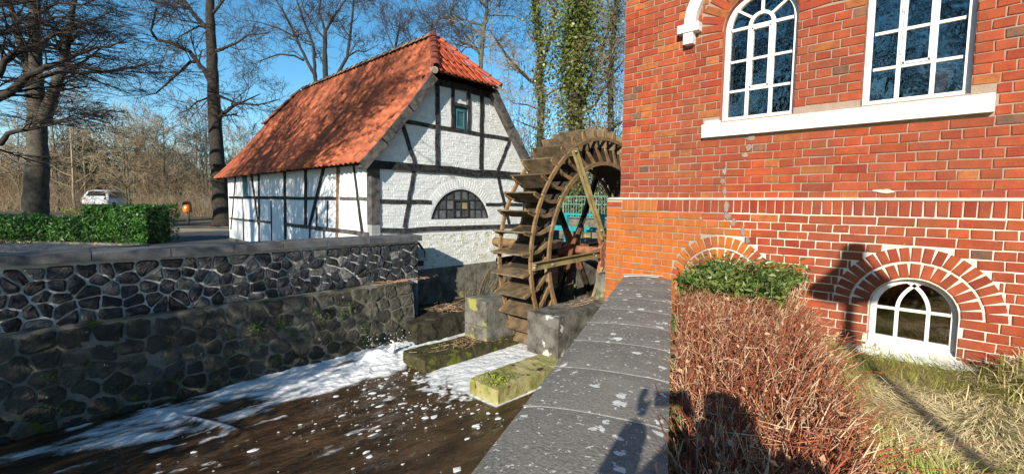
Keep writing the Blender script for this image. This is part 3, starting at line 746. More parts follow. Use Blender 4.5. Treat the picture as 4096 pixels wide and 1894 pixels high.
def tile_mesh(seed, mat, wd=.247, ln=.385):
    r = random.Random(seed); V = []; n = 10
    pf = lambda t: .042*(sin((t-.12)*2*pi)*.5+.5) if t < .62 else .042*(.5+.5*cos((t-.62)/.38*pi*.9)) 
    for v in (0, ln):
        for k in range(n+1):
            t = k/n; h = .058*math.exp(-((t-.17)/.15)**2)+.016*math.exp(-((t-1.08)/.2)**2)
            V.append(((t-.5)*wd*.82, v, h+(.014 if v == 0 else 0.0)+r.uniform(-.002, .002)))
    for k in range(n+1): x, y, z = V[k]; V.append((x, y+.002, z-.018))
    m = n+1
    F = [(k, k+1, m+k+1, m+k) for k in range(n)]+[(2*m+k, 2*m+k+1, k+1, k) for k in range(n)]
    mb = MB(); mb.add(V, F); me = mb.mesh('roof_tile', mat)
    me.polygons.foreach_set('use_smooth', [i < n for i in range(len(me.polygons))]); return me
TM = [tile_mesh(s, m_tile) for s in range(4)]; TM2 = [tile_mesh(s+9, m_tile2, .235) for s in range(3)]
TL = []; rows = 15; ex = LP/rows; cols = int((RY1-RY0)/.247)
def frame(vx, vy, vz):
    return Matrix(((vx.x, vy.x, vz.x), (vx.y, vy.y, vz.y), (vx.z, vy.z, vz.z))).to_4x4()
for r in range(rows):
    s = r*ex; x, z, t = prof(s)
    t3 = Vector((t.x, 0, t.y)); n3 = Vector((-t.y, 0, t.x)); u3 = Vector((0, -1, 0))
    top = z+t.y*ex
    for c in range(cols):
        y = RY0+.12+c*.2475
        if top > HIPZ+.1:        # keep the cut-off triangles of the half hips free
            f = (top-.1-HIPZ)/(AZ-HIPZ)
            if y < RY0+(AY-RY0)*f-.05 or y > RY1-(RY1-BY)*f: continue
        jit = Matrix.Rotation(hr.uniform(-.022, .022), 4, n3)@Matrix.Rotation(hr.uniform(-.02, .02), 4, t3)
        p = Vector((x, y+hr.uniform(-.006, .006)+.01*sin(r*1.7), z+sag(y)*s/LP))+n3*(.012+hr.uniform(-.004, .004))+t3*hr.uniform(-.012, .012)-t3*(.06 if r == 0 else .02)
        TL.append((hypot(hypot(p.x, p.y), p.z), TM[hr.randrange(4)], p, jit@frame(u3, t3, n3), (1, 1, 1)))
TL.sort(key=lambda q: q[0])
HT = []; hd = Vector((0, AY-RY0+.1, AZ-HIPZ+.03)); hl = hd.length; hd.normalize(); hn = Vector((0, -hd.z, hd.y)); hu = Vector((1, 0, 0))
for r in range(6):
    s = r*hl/6.2; half = (HIPX1-HIPX0)/2*(1-(s+.2)/hl)+.04
    nn = max(1, int(round(2*half/.228)))
    for c in range(nn):
        x = 8.12+(c-(nn-1)/2)*.228
        p = Vector((x, RY0-.1, HIPZ-.03))+hd*(s-.05)+hn*(.02+hr.uniform(-.004, .004))
        HT.append((0, TM2[hr.randrange(3)], p, Matrix.Rotation(hr.uniform(-.03, .03), 4, hn)@frame(hu, hd, hn), (1, 1, 1)))
nmain = 300-len(HT)
for d, me, p, R, sc in TL[:nmain]+HT: put('roof_tile', me, house, p, R.to_euler())
for tl in [TL[nmain:]]:
    join_rest(tl, 'roof_tiling', house)
def ridge_run(a, b, n, r0, mat):
    a, b = Vector(a), Vector(b); d = (b-a)/n; dn = d.normalized(); sd_ = dn.cross(Vector((0, 0, 1))).normalized(); upv = sd_.cross(dn)
    for k in range(n):
        mb = MB(); V = []
        for e, (q, rr) in enumerate(((-.06, r0*1.06), (1.0, r0*.86))):
            for j in range(7):
                t = pi*j/6; V.append(a+d*(k+q)+sd_*cos(t)*rr+upv*(sin(t)*rr+(.018 if e == 0 else 0)+hr.uniform(-.004, .004)))
        for j in range(7): V.append(V[j]-upv*.016)
        F = [(j, j+1, 8+j, 7+j) for j in range(6)]+[(14+j, 15+j, j+1, j) for j in range(6)]
        mb.add(V, F); part('ridge_tile', mb, mat, house, smooth=False)
m_dridge = M('dark_ridge_tile_mat', (.24, .055, .032), (.11, .035, .028), 6, .75, .3, .2, .4, 30)
ridge_run((8.12, AY+.1, AZ+.0), (8.12, BY, AZ+.0), 26, .12, m_lich)
ridge_run((HIPX0-.03, RY0-.12, HIPZ+.03), (8.12, AY+.08, AZ+.06), 6, .125, m_dridge)
ridge_run((HIPX1+.02, RY0-.12, HIPZ+.0), (8.12, AY+.08, AZ+.03), 6, .10, m_tile2)
ridge_run((HIPX0-.03, RY1, HIPZ), (8.12, BY, AZ), 5, .12, m_tile)
for cx, cz, cy in ((HIPX0-.07, HIPZ-.03, RY0-.14), (HIPX1+.0, HIPZ-.05, RY0-.14)):
    mb = MB(); mb.tube([(cx, cy, cz), (cx+.03, cy+.16, cz+.05)], [.085, .08], 9); part('hip_end_tile', mb, M('pale_mortar_cap_mat', (.5,.42,.36), (.32,.2,.15), 14, var=0), house)
for P, s in ((NP, 1), (FP, -1)):      # barge boards, one plank for each pitch, doubled towards the foot
    for (x0, z0), (x1, z1), dz in [((a, roof_z(a)-.11), (b, roof_z(b)-.11), 0) for a, b in ((5.06, 5.62), (5.60, 6.35), (6.33, 7.06))]:
        if s < 0: x0, x1 = 16.24-x0, 16.24-x1
        b = MB(); b.beam((x0, RY0+.012, z0), (x1, RY0+.012, z1), .045, .21, Vector((-(z1-z0), 0, x1-x0))*s); part('barge_board', b, m_gtimber, house)
        b = MB(); b.beam((x0, RY0+.15, z0-.05), (x1, RY0+.15, z1-.05), .23, .05, Vector((-(z1-z0), 0, x1-x0))*s); part('soffit_board', b, m_gtimber, house)
for (x0, z0, x1, z1) in ((5.08, roof_z(5.08)-.1, 6.0, roof_z(6.0)-.1), (6.0, roof_z(6.0)-.1, 7.02, roof_z(7.02)-.1)):
    b = MB(); b.beam((x0, RY1-.02, z0), (x1, RY1-.02, z1), .04, .2, (-(z1-z0), 0, x1-x0)); part('barge_board', b, m_timber, house)
# ------------------------------------------------------------------ basalt retaining wall on the far bank
m_basalt = M('basalt_mat', (.020, .020, .024), (.055, .054, .058), 9, .8, .35, .5, 1.0, 17, .05)
m_basalt_l = M('pale_basalt_mat', (.16, .155, .15), (.09, .088, .088), 7, .85, .3, .2, 1.0, 17, .05)
m_lime = M('pale_wall_mortar_mat', (.64, .61, .54), (.42, .40, .36), 2.4, .95, .1, 0, .8, 22)
m_oldst = M('old_wall_stone_mat', (.095, .085, .066), (.045, .043, .034), 5, .9, .25, .4, .8, 24, .04, spots=((.55, .54, .50), 9, .69))
m_oldmo = M('old_wall_mortar_mat', (.19, .18, .15), (.07, .068, .05), 3, .95, .15, 0, 1.0, 18, spots=((.07, .085, .02), 3, .60))
m_coping = M('dark_coping_mat', (.12, .12, .125), (.07, .07, .075), 5, .85, .3, .12, .5, 40, spots=((.26, .26, .25), 9, .70))
wall = thing('stone_wall', 'long stone retaining wall of dark basalt in pale mortar along the far bank', 'wall', (2.8, 9.0, -3.6))
YW = 9.0; WX0, WX1 = -3.0, 6.12; ZLEDGE = -1.83
wr_ = np.random.default_rng(8); sr = random.Random(4)
mb = MB(); n = 60
for i in range(n):
    x0, x1 = WX0+(WX1-WX0)*i/n, WX0+(WX1-WX0)*(i+1)/n
    mb.add([(x0, YW, ZLEDGE-.1), (x1, YW, ZLEDGE-.1), (x1, YW, -.9), (x0, YW, -.9)], [(0,1,2,3)])
mb.add([(WX1, YW, -3.7), (WX1, HY+.1, -3.7), (WX1, HY+.1, -.9), (WX1, YW, -.9)], [(0,1,2,3)])
mb.add([(-30, YW, -3.7), (WX0, YW, -3.7), (WX0, YW, -.9), (-30, YW, -.9)], [(0,1,2,3)])
mb.box((WX1-.5, YW+.05, -1.9), (WX1-.003, HY, -.95))
part('mortar_bed', mb, m_lime, wall, o=(0, 0, 0))
def lloyd(P, x0, x1, y0, y1, it=2):
    for _ in range(it):
        cells = voronoi(P, x0, x1, y0, y1)
        P = np.array([np.mean(c, axis=0) if len(c) > 2 else p for c, p in zip(cells, P)])
    return P
def stone(poly, gap, place, proud, r, rough=.012):
    """rough hewn stone from a 2-D cell: rim on the bed, broken ring, faceted face; place maps (x, z, out) to the world"""
    c = np.mean(poly, axis=0); pts = []
    P = [np.array(p) for p in poly]
    for a, b in zip(P, P[1:]+P[:1]):
        pts += [a*.88+b*.12, a*.5+b*.5+np.array([r.uniform(-1, 1), r.uniform(-1, 1)])*rough*.6, a*.12+b*.88] if np.hypot(*(b-a)) > .09 else [a*.5+b*.5]
    out = []
    for p in pts:
        d = p-c; L = np.hypot(*d); 
        if L < 1e-4: continue
        out.append(c+d/L*max(L-gap*r.uniform(.5, 1.9), L*.5))
    n = len(out)
    if n < 4: return None
    V = []; h = proud*r.uniform(.75, 1.25); tx, tz = r.uniform(-.12, .12), r.uniform(-.14, .14)
    for q, f, e in ((1.0, -.02, 0), (.95, .6, .35), (.74, .95, .8)):
        for p in out:
            d = p-c; k = q+r.uniform(-.04, .04)*(f > 0); x, z = c+d*k
            V.append(place(x, z, h*f+(0 if f < 0 else (d[0]*k*tx+d[1]*k*tz)+r.uniform(-1, 1)*rough*e)))
    V.append(place(c[0]+r.uniform(-.02, .02), c[1]+r.uniform(-.02, .02), h*(1+r.uniform(-.1, .35))))
    F = []
    for k in (0, n):
        for i in range(n): j = (i+1) % n; F += [(k+i, k+j, k+n+j), (k+i, k+n+j, k+n+i)]
    F += [(2*n+i, 2*n+(i+1) % n, 3*n) for i in range(n)]
    return V, F
def stone_field(x0, x1, z0, z1, sx, sz, gap, proud, place, mats, nm, parent, seed, rough=.014):
    r = random.Random(seed); P = []; k = 0; z = z0+sz/2
    while z < z1:
        x = x0+(k % 2)*sx/2+r.uniform(0, .1)
        while x < x1: P.append((min(x+r.uniform(-.40, .40)*sx, x1-.01), z+r.uniform(-.28, .28)*sz)); x += sx*r.uniform(.75, 1.3)
        z += sz; k += 1
    P = np.array(P); P = lloyd(P, x0, x1, z0, z1, 1) if rough > .0145 else P
    for c in voronoi(P, x0, x1, z0, z1):
        if len(c) < 3: continue
        s_ = stone(c, gap, place, proud, r, rough)
        if s_:
            mb = MB(); mb.add(*s_); part(nm, mb, (mats[2] if len(mats) > 2 and np.mean(c, axis=0)[1]+r.uniform(-.15, .15) < -2.85 else mats[0]) if r.random() < .86 else mats[1], parent)
stone_field(WX0, WX1, ZLEDGE+.01, -.96, .24, .168, .011, .045, lambda x, z, e: (x, YW-e, z), (m_basalt, m_basalt_l), 'basalt_stone', wall, 3)
batter = lambda z: 8.86-.16*(ZLEDGE-z)/1.4
mb = MB(); nx, nz = 90, 16
for i in range(nx):
    for k in range(nz):
        g = lambda a, b: (WX0-6+(WX1-.25-WX0+6)*a/nx, batter(ZLEDGE-1.9*b/nz)-.03*(float(fbm(np.array(a*.7), np.array(b*.9)))-.5), ZLEDGE-1.9*b/nz)
        mb.add([g(i, k), g(i+1, k), g(i+1, k+1), g(i, k+1)], [(0, 3, 2, 1)])
mb.add([(WX0-6, 8.86, ZLEDGE), (WX1-.25, 8.86, ZLEDGE), (WX1-.25, YW, ZLEDGE+.02), (WX0-6, YW, ZLEDGE+.02)], [(0,1,2,3)])
mb.add([(WX1-.25, 8.86, ZLEDGE), (WX1-.25, 8.66, -3.7), (WX1-.25, 9.5, -3.7), (WX1-.25, 9.5, ZLEDGE)], [(0,1,2,3)])
part('lower_mortar_bed', mb, m_oldmo, wall, o=(0, 0, 0), smooth=False)
stone_field(WX0, WX1-.27, -3.35, ZLEDGE-.01, .31, .24, .012, .026, lambda x, z, e: (x, batter(z)+.006-e, z), (m_oldst, m_oldst, M('wet_mossy_stone_mat', (.035, .034, .02), (.018, .018, .013), 6, .6, .4, .3, 1.0, 13, .06, spots=((.05, .065, .012), 4, .58))), 'rough_stone', wall, 12, .016)
x = WX0
while x < WX1:
    L = sr.uniform(.78, .98); x1 = min(x+L, WX1+.06); mb = MB(); dz = sr.uniform(-.006, .006)
    z0, z1 = -.915+dz, -.785+dz
    P = [(YW-.11, z0), (YW-.11, z1-.012), (YW-.098, z1), (YW+.36, z1+.012), (YW+.36, z0)]
    mb.prism([(x+.006, y, z) for y, z in P], (x1-x-.012, 0, 0)); part('coping_stone', mb, m_coping, wall); x = x1
mb = MB(); mb.box((WX0-30, YW-.1, -.915), (WX0, YW+.36, -.785)); part('coping_stone', mb, m_coping, wall)
# rusty overflow box on the end of the wall and a pale plate
t = thing('metal_box', 'small grey metal box on a bent dark bracket at the end of the stone wall', 'metal box', (6.3, 9.2, -1.3))
mb = MB(); mb.prism([(6.18, 9.10, -1.12), (6.36, 9.10, -1.16), (6.40, 9.10, -1.40), (6.20, 9.10, -1.42)], (0, .16, 0)); part('cover', mb, M('grey_zinc_mat', (.30,.31,.31), (.18,.19,.19), 8), t)
mb = MB(); mb.tube([(6.10, 9.15, -.93), (6.26, 9.15, -1.0), (6.43, 9.16, -1.22), (6.44, 9.18, -1.42)], .03, 6); part('bracket', mb, m_iron, t)
mb = MB(); mb.box((6.22, 9.12, -1.55), (6.38, 9.22, -1.43)); part('spout', mb, m_iron, t)
# ledge of rubble below the gable
m_moss = M('mossy_stone_mat', (.075, .07, .042), (.030, .036, .010), 4, .95, .15, 0, 1.0, 24, spots=((.10, .12, .02), 5, .55))
def rough_block(a, b, seed, amp=.02, res=.09, taper=None):
    """box skinned with a displaced grid on every face; taper(p) may move points"""
    rr = np.random.default_rng(seed); a = np.array(a); b = np.array(b); mb = MB()
    for ax in range(3):
        u, v = (ax+1) % 3, (ax+2) % 3
        nu, nv = max(2, int((b[u]-a[u])/res)), max(2, int((b[v]-a[v])/res))
        for side in (0, 1):
            V = []
            for i in range(nu+1):
                for j in range(nv+1):
                    p = np.zeros(3); p[ax] = (a, b)[side][ax]; p[u] = a[u]+(b[u]-a[u])*i/nu; p[v] = a[v]+(b[v]-a[v])*j/nv
                    q = Vector(p*3.1+seed); n1 = mnoise.noise_vector(q)*amp+mnoise.noise_vector(q*3.3)*amp*.6
                    m_ = np.minimum(p-a, b-p); e = np.sort(m_)[1]          # rounding of edges
                    c = (a+b)/2
                    if e < .03: p = p+(c-p)/np.linalg.norm(c-p)*.016
                    p = p+np.array(n1)
                    V.append(tuple(taper(p) if taper else p))
            F = [((i)*(nv+1)+j, (i+1)*(nv+1)+j, (i+1)*(nv+1)+j+1, i*(nv+1)+j+1) for i in range(nu) for j in range(nv)]
            if not side: F = [f[::-1] for f in F]
            mb.add(V, F)
    return mb
t = tag(part('rubble_ledge', rough_block((5.6, 8.28, -3.6), (11.2, 9.83, -2.70), 3, .06, .12), M('dark_rubble_mat', (.06, .052, .036), (.022, .022, .014), 5, .95, .15, 0, 1.0, 24, .04, spots=((.05, .06, .015), 3, .64))), 'low mossy rubble ledge along the foot of the white gable', 'ledge')
t = thing('concrete_pier', 'taller grey concrete pier on the far side of the wheel channel', 'pier', (7.5, 7.2, -2.955))
part('block', rough_block((6.39, 6.88, -2.97), (9.6, 7.60, -2.09), 7, .012, .10), m_conc, t)
for z in (-2.36, -2.64):
    mb = MB(); mb.beam((6.378, 6.87, z), (6.376, 7.6, z-.015), .012, .016, (0,0,1)); part('joint', mb, m_oldmo, t)
t = thing('concrete_pier', 'grey concrete pier beside the brick corner with white lime streaks', 'pier', (8, 5.5, -2.955))
m_conc2 = M('streaked_concrete_mat', (.17, .16, .14), (.06, .056, .044), 4, .92, .2, 0, .9, 18, spots=((.55, .54, .50), 2.3, .60))
part('block', rough_block((6.624, 5.14, -2.97), (12.2, 5.93, -2.15), 9, .012, .10), m_conc2, t)
part('cap_block', rough_block((8.55, 4.3, -2.3), (11.5, 5.6, -1.55), 15, .02, .12), m_conc, t)
for nm, a, b, lab in (('mossy_block', (4.79, 6.83, -3.6), (11, 7.6, -2.955), 'long dark mossy stone block between the foam and the wheel channel'),
                 ('mossy_block', (4.83, 4.92, -3.6), (11, 5.61, -2.945), 'yellow green mossy stone block beside the grey parapet')):
    mm = M('block_moss_mat', (.075, .062, .033), (.034, .036, .013), 6, .95, .15, 0, 1.0, 20, spots=((.12, .13, .02), 4, .56)) if a[1] > 6 else M('block_light_moss_mat', (.42, .37, .17), (.20, .20, .05), 3.2, .95, .15, 0, 1.0, 20, spots=((.10, .055, .02), 4, .60))
    o = tag(part(nm, rough_block(a, b, 31+int(a[1]), .022, .07), mm), lab, 'stone block')
# walls of the mill race behind the wheel
tag(part('race_wall', rough_block((12.5, 4.6, -3.6), (13.0, 8.9, -1.15), 41, .02, .2), m_conc), 'concrete wall closing the mill race behind the wheel', 'wall')
tag(part('race_wall', rough_block((9.7, 6.95, -3.6), (12.4, 7.7, -1.55), 43, .02, .2), m_conc), 'greenish low concrete wall beside the far wheel rim', 'wall')

# ------------------------------------------------------------------ grey parapet in front
m_par = None
def parapet_mat():
    m, n, l, b = newmat('lichen_concrete_mat'); tc = N(n, 'TexCoord'); g = N(n, 'NewGeometry'); co = g.outputs['Position']
    big = noise(n, l, co, 2.2, 5); fine = noise(n, l, co, 70, 3)
    c = mixc(n, l, ramp(n, l, big.outputs[0], [(.35, 0.), (.7, 1.)]), (.125, .115, .098), (.225, .208, .176))
    c = mixc(n, l, ramp(n, l, fine.outputs[0], [(.35, 0.), (.7, 1.)]), c, (.27, .25, .22), 'MIX')
    vo = N(n, 'TexVoronoi'); vo.inputs['Scale'].default_value = 11; 
    wob_ = N(n, 'VectorMath', operation='ADD'); l.new(co, wob_.inputs[0]); wn_ = noise(n, l, co, 26, 3); sc = N(n, 'VectorMath', operation='SCALE'); sc.inputs['Scale'].default_value = .09
    l.new(wn_.outputs[1], sc.inputs[0]); l.new(sc.outputs[0], wob_.inputs[1]); l.new(wob_.outputs[0], vo.inputs['Vector'])
    sep = N(n, 'SeparateColor'); l.new(vo.outputs['Color'], sep.inputs[0])
    sz = N(n, 'MapRange'); l.new(sep.outputs[0], sz.inputs[0]); sz.inputs[1].default_value = .5; sz.inputs[3].default_value = 0; sz.inputs[4].default_value = .36
    lt = N(n, 'Math', operation='LESS_THAN'); l.new(vo.outputs['Distance'], lt.inputs[0]); l.new(sz.outputs[0], lt.inputs[1])
    c = mixc(n, l, lt.outputs[0], c, (.66, .66, .62))
    v2 = N(n, 'TexVoronoi'); v2.inputs['Scale'].default_value = 38; l.new(wob_.outputs[0], v2.inputs['Vector'])
    s2 = N(n, 'SeparateColor'); l.new(v2.outputs['Color'], s2.inputs[0]); z2 = N(n, 'MapRange'); l.new(s2.outputs[0], z2.inputs[0]); z2.inputs[1].default_value = .5; z2.inputs[3].default_value = 0; z2.inputs[4].default_value = .38
    l2 = N(n, 'Math', operation='LESS_THAN'); l.new(v2.outputs['Distance'], l2.inputs[0]); l.new(z2.outputs[0], l2.inputs[1])
    c = mixc(n, l, l2.outputs[0], c, (.56, .56, .52))
    l.new(c, b.inputs['Base Color']); b.inputs['Roughness'].default_value = .9; b.inputs['Specular IOR Level'].default_value = .1
    bp = N(n, 'Bump'); bp.inputs['Strength'].default_value = .4; bp.inputs['Distance'].default_value = .015; l.new(fine.outputs[0], bp.inputs['Height']); l.new(bp.outputs[0], b.inputs['Normal'])
    return m
m_par = parapet_mat(); m_parw = M('parapet_render_mat', (.36, .35, .31), (.22, .21, .19), 4, .92, .2, 0, .5, 30)
par = thing('stone_parapet', 'grey lichen spotted parapet with humped coping slabs running to the brick wall', 'parapet wall', (2.5, 1.2, -3.6))
def PP(s, t, z):      # s along, t across from the river edge
    q = P_A+P_D*s-P_N*t; return (q.x, q.y, z)
ptop = lambda s: -.90-.016*max(s, 0)
mb = MB()
A = [PP(-25, .03, -3.7), PP(-25, .57, -3.7), PP(5.2, .57, -3.7), PP(5.2, .03, -3.7)]
B = [PP(-25, .03, -1.0), PP(-25, .57, -1.0), PP(5.2, .57, -1.07), PP(5.2, .03, -1.07)]
mb.add(A+B, [(0,1,2,3),(7,6,5,4),(0,4,5,1),(1,5,6,2),(2,6,7,3),(3,7,4,0)]); part('wall_body', mb, m_parw, par)
cutsl = [-25, -16, -8.5, -5.2, -3.4, -2.0, -.9, -.22, .58, 1.13, 1.69, 2.22, 2.78, 3.34, 3.95, 4.55, 5.02]
for a, b in zip(cutsl, cutsl[1:]):
    mb = MB(); nn, kk = max(2, int((b-a)/.09)) if b > -3 else 2, 8; V = []
    for i in range(nn+1):
        f = i/nn; s = a+.006+(b-a-.012)*f
        belly = .003*(1-(2*f-1)**2)*(b > -3)             # each slab is slightly domed
        for k in range(kk+1):
            t_ = k/kk; y = -.012+.624*t_; z = ptop(s)+belly*.8+.014*(1-(2*t_-1)**2)-(.012 if k in (0, kk) else 0)-(.004 if i in (0, nn) else 0)
            V.append(PP(s, y, z+.003*mnoise.noise(Vector((s*6, y*6, 1)))))
    F = [(i*(kk+1)+k, i*(kk+1)+k+1, (i+1)*(kk+1)+k+1, (i+1)*(kk+1)+k) for i in range(nn) for k in range(kk)]
    F = [f[::-1] for f in F]
    base = len(V)
    for i in (0, nn):
        for k in (0, kk): V.append((V[i*(kk+1)+k][0], V[i*(kk+1)+k][1], ptop(a)-.1))
    row0 = list(range(kk+1)); rown = [nn*(kk+1)+k for k in range(kk+1)]
    F += [tuple(row0)+(base+1, base), tuple(rown[::-1])+(base+2, base+3)]
    F += [tuple([i*(kk+1) for i in range(nn+1)][::-1])+(base, base+2), tuple([i*(kk+1)+kk for i in range(nn+1)])+(base+3, base+1)]
    mb.add(V, F); part('coping_slab', mb, m_par, par, smooth=False)
for s in cutsl[6:-1]:            # pale mortar in the joints
    mb = MB(); V = []
    for k in range(9):
        for e in (-.007, .007): V.append(PP(s+e+random.Random(k+int(s*50)).uniform(-.004, .004), .624*k/8-.012, ptop(s)+.014*(1-(2*k/8-1)**2)-.005))
    mb.add(V, [(2*k, 2*k+1, 2*k+3, 2*k+2) for k in range(8)]); part('mortar_joint', mb, m_lime, par)
mb = MB(); 
V = []
for k in range(9):
    for s, dz in ((5.01, .012), (5.05, .016)): V.append(PP(s, .624*k/8-.012, ptop(5)+.014*(1-(2*k/8-1)**2)+dz))
V2 = [(a, b, c-.12) for a, b, c in V[1::2]]
mb.add(V+V2, [(2*k, 2*k+1, 2*k+3, 2*k+2) for k in range(8)]+[(2*k+1, 18+k, 19+k, 2*k+3) for k in range(8)]); part('white_end_edge', mb, m_white, par)
# ------------------------------------------------------------------ water wheel
m_wood = M('weathered_wheel_wood_mat', (.21, .145, .08), (.085, .06, .036), 5, .85, .25, .25, .9, 26)
m_woodd = M('shade_dark_wood_mat', (.032, .024, .017), (.06, .042, .028), 5, .8, .3, .25, .8, 26)  # wood darkened to paint in the shade inside the wheel
m_band = M('golden_brown_rim_mat', (.27, .165, .075), (.14, .085, .042), 5, .75, .35, .15, .5, 26)
m_rust = M('rusty_iron_mat', (.36, .15, .08), (.20, .085, .05), 9, .85, .3, .15, .7, 30)
m_steel = M('yellowed_steel_mat', (.36, .28, .12), (.20, .15, .07), 4, .6, .4, .08, .4, 20)
WC = Vector((9.43, 6.40, -1.16)); YN, YF = 6.0, 6.78
wheel = thing('water_wheel', 'large wooden water wheel with flat paddles and rusty hub beside the brick corner', 'water wheel', WC)
NPAD = 42
def wbuild(fn, mats, name, parent, ang=None):
    mb = MB(); fn(mb); me = mb.mesh(name, mats); return me
# local frame of a paddle: +x radial out, z tangential, y across the wheel
def pad_outer(mb):
    for k, (a, b) in enumerate(((2.50, 2.72), (2.725, 2.955))):
        mb.prism([(a, YN-WC.y-.07, -.012+.01*k), (b, YN-WC.y-.07, .0+.02*k), (b, YF-WC.y+.07, .0+.02*k), (a, YF-WC.y+.07, -.012+.01*k)], (0, 0, .03))
def pad_inner(mb):       # riser boards closing the bucket between the rings
    mb.prism([(2.16, YN-WC.y+.03, -.20), (2.34, YN-WC.y+.03, -.11), (2.34, YF-WC.y-.03, -.11), (2.16, YF-WC.y-.03, -.20)], (0, 0, .028))
    mb.prism([(2.345, YN-WC.y+.03, -.11), (2.50, YN-WC.y+.03, -.02), (2.50, YF-WC.y-.03, -.02), (2.345, YF-WC.y-.03, -.11)], (0, 0, .028))
def sole(mb):
    a = 2*pi/NPAD
    mb.prism([(2.14, YN-WC.y+.04, -.17), (2.17, YN-WC.y+.04, .13), (2.17, YF-WC.y-.04, .13), (2.14, YF-WC.y-.04, -.17)], (.03, 0, 0))
def bracket(y):
    def f(mb):           # cranked timber arm carrying the boards
        P = [(2.08, -.26), (2.2, -.24), (2.5, -.055), (2.74, -.02), (2.97, -.005), (2.97, .075), (2.88, .105), (2.70, .085), (2.46, .05), (2.14, -.12)]
        P = [(2.10, -.25), (2.18, -.24), (2.46, -.06), (2.70, -.025), (2.93, .0), (2.96, .028), (2.90, .08), (2.78, .085), (2.62, .035), (2.44, .0), (2.15, -.15)]
        mb.prism([(r, y-.02, z) for r, z in P], (0, .04, 0))
        mb.tube([(2.66, y-.05, .02), (2.66, y+.05, .02)], .02, 6)
    return f
mo, mi_ = wbuild(pad_outer, m_wood, 'paddle', None), wbuild(pad_inner, m_woodd, 'inner_board', None)
mso = wbuild(sole, m_woodd, 'sole_board', None); mbn = wbuild(bracket(YN-WC.y-.02), m_band, 'bracket', None); mbf = wbuild(bracket(YF-WC.y+.02), m_band, 'bracket', None)
pr_ = random.Random(2)
for k in range(NPAD):
    a = radians(11.7+k*360/NPAD)           # from the -X axis upwards
    phi = pi-a                              # direction of the paddle in the X-Z plane
    o = put('paddle', mo, wheel, WC, (0, -phi+pr_.uniform(-.006, .006), 0))
    # tangential +z of the local frame must point the same way round for all
    for nm, me in (('inner_board', mi_), ('sole_board', mso), ('bracket', mbn), ('bracket', mbf)):
        c = bpy.data.objects.new(nm, me); COL.objects.link(c); c.parent = o; ORG[c.name] = Vector(WC)
def ring(mb, y, r0, r1, w, a0, a1, n):
    for k in range(n):
        t0, t1 = a0+(a1-a0)*k/n, a0+(a1-a0)*(k+1)/n
        mb.prism([(WC.x+r*cos(t), y-w/2, WC.z+r*sin(t)) for r, t in ((r0, t0), (r1, t0), (r1, t1), (r0, t1))], (0, w, 0))
for y in (YN-.055, YF+.055):
    for s in range(12):
        mb = MB(); ring(mb, y, 2.665+.004*(s % 2), 2.745, .05, s*pi/6+.002, (s+1)*pi/6-.002, 4); part('rim_segment', mb, m_band, wheel)
        mb = MB(); ring(mb, y, 2.09, 2.175, .05, s*pi/6+.002, (s+1)*pi/6-.002, 4); part('inner_rim_segment', mb, m_band, wheel)
def channel(mb, a, b, w, y):       # U-profile spoke
    a = Vector(a); b = Vector(b); d = (b-a).normalized(); s = Vector((-d.z, 0, d.x))
    mb.beam(a, b, .012, w, s)
    for q in (-1, 1): mb.beam(a+s*q*w/2+Vector((0, -.03, 0)), b+s*q*w/2+Vector((0, -.03, 0)), .07, .012, s)
for y, off, m in ((YN-.13, .16, m_steel), (YF+.13, .16, m_woodd)):
    for k in range(6):
        t = radians(180-60*k+2); d = Vector((cos(t), 0, sin(t)))
        mb = MB(); c = Vector((WC.x, y, WC.z)); channel(mb, c+d*.42, c+d*2.74, .14, y); sp = part('spoke', mb, m, wheel)
        mb = MB(); s_ = Vector((-d.z, 0, d.x))
        for r, q in ((.5, .03), (.62, -.03), (2.12, .03), (2.68, -.03), (2.70, .03)): p = c+d*r+s_*q; mb.tube([p+Vector((0, -.045, 0)), p], .022, 7)
        part('bolt', mb, M('bolt_mat', (.42,.36,.28)) if k == 0 and m is m_steel else bpy.data.materials['bolt_mat'], sp)
for y in (YN-.10, YF+.10):         # cast hub plates with arms
    mb = MB(); ring(mb, y, .0, .30, .10, 0, 2*pi, 18)
    h = part('hub', mb, m_rust, wheel)
    for k in range(6):
        t = radians(182-60*k); d = Vector((cos(t), 0, sin(t))); s_ = Vector((-d.z, 0, d.x)); c = Vector((WC.x, y, WC.z))
        mb = MB(); mb.prism([c+d*.2+s_*.13+Vector((0,-.03,0)), c+d*.66+s_*.07+Vector((0,-.03,0)), c+d*.66-s_*.07+Vector((0,-.03,0)), c+d*.2-s_*.13+Vector((0,-.03,0))], (0, .07, 0)); part('hub_arm', mb, m_rust, h)
mb = MB(); mb.tube([(WC.x, 5.3, WC.z), (WC.x, 9.9, WC.z)], .105, 12); part('axle', mb, m_rust, wheel, smooth=False)
mb = MB(); mb.tube([(WC.x, 7.6, WC.z), (WC.x, 9.95, WC.z)], .125, 12); part('axle_sleeve', mb, m_band, wheel)
for y in (5.62, 7.25):
    mb = MB(); mb.box((WC.x-.3, y-.12, -2.2 if y > 6 else -1.6), (WC.x+.3, y+.12, WC.z-.1)); mb.tube([(WC.x, y-.1, WC.z), (WC.x, y+.1, WC.z)], .17, 12)
    tag(part('bearing_block', mb, m_rust, wheel))
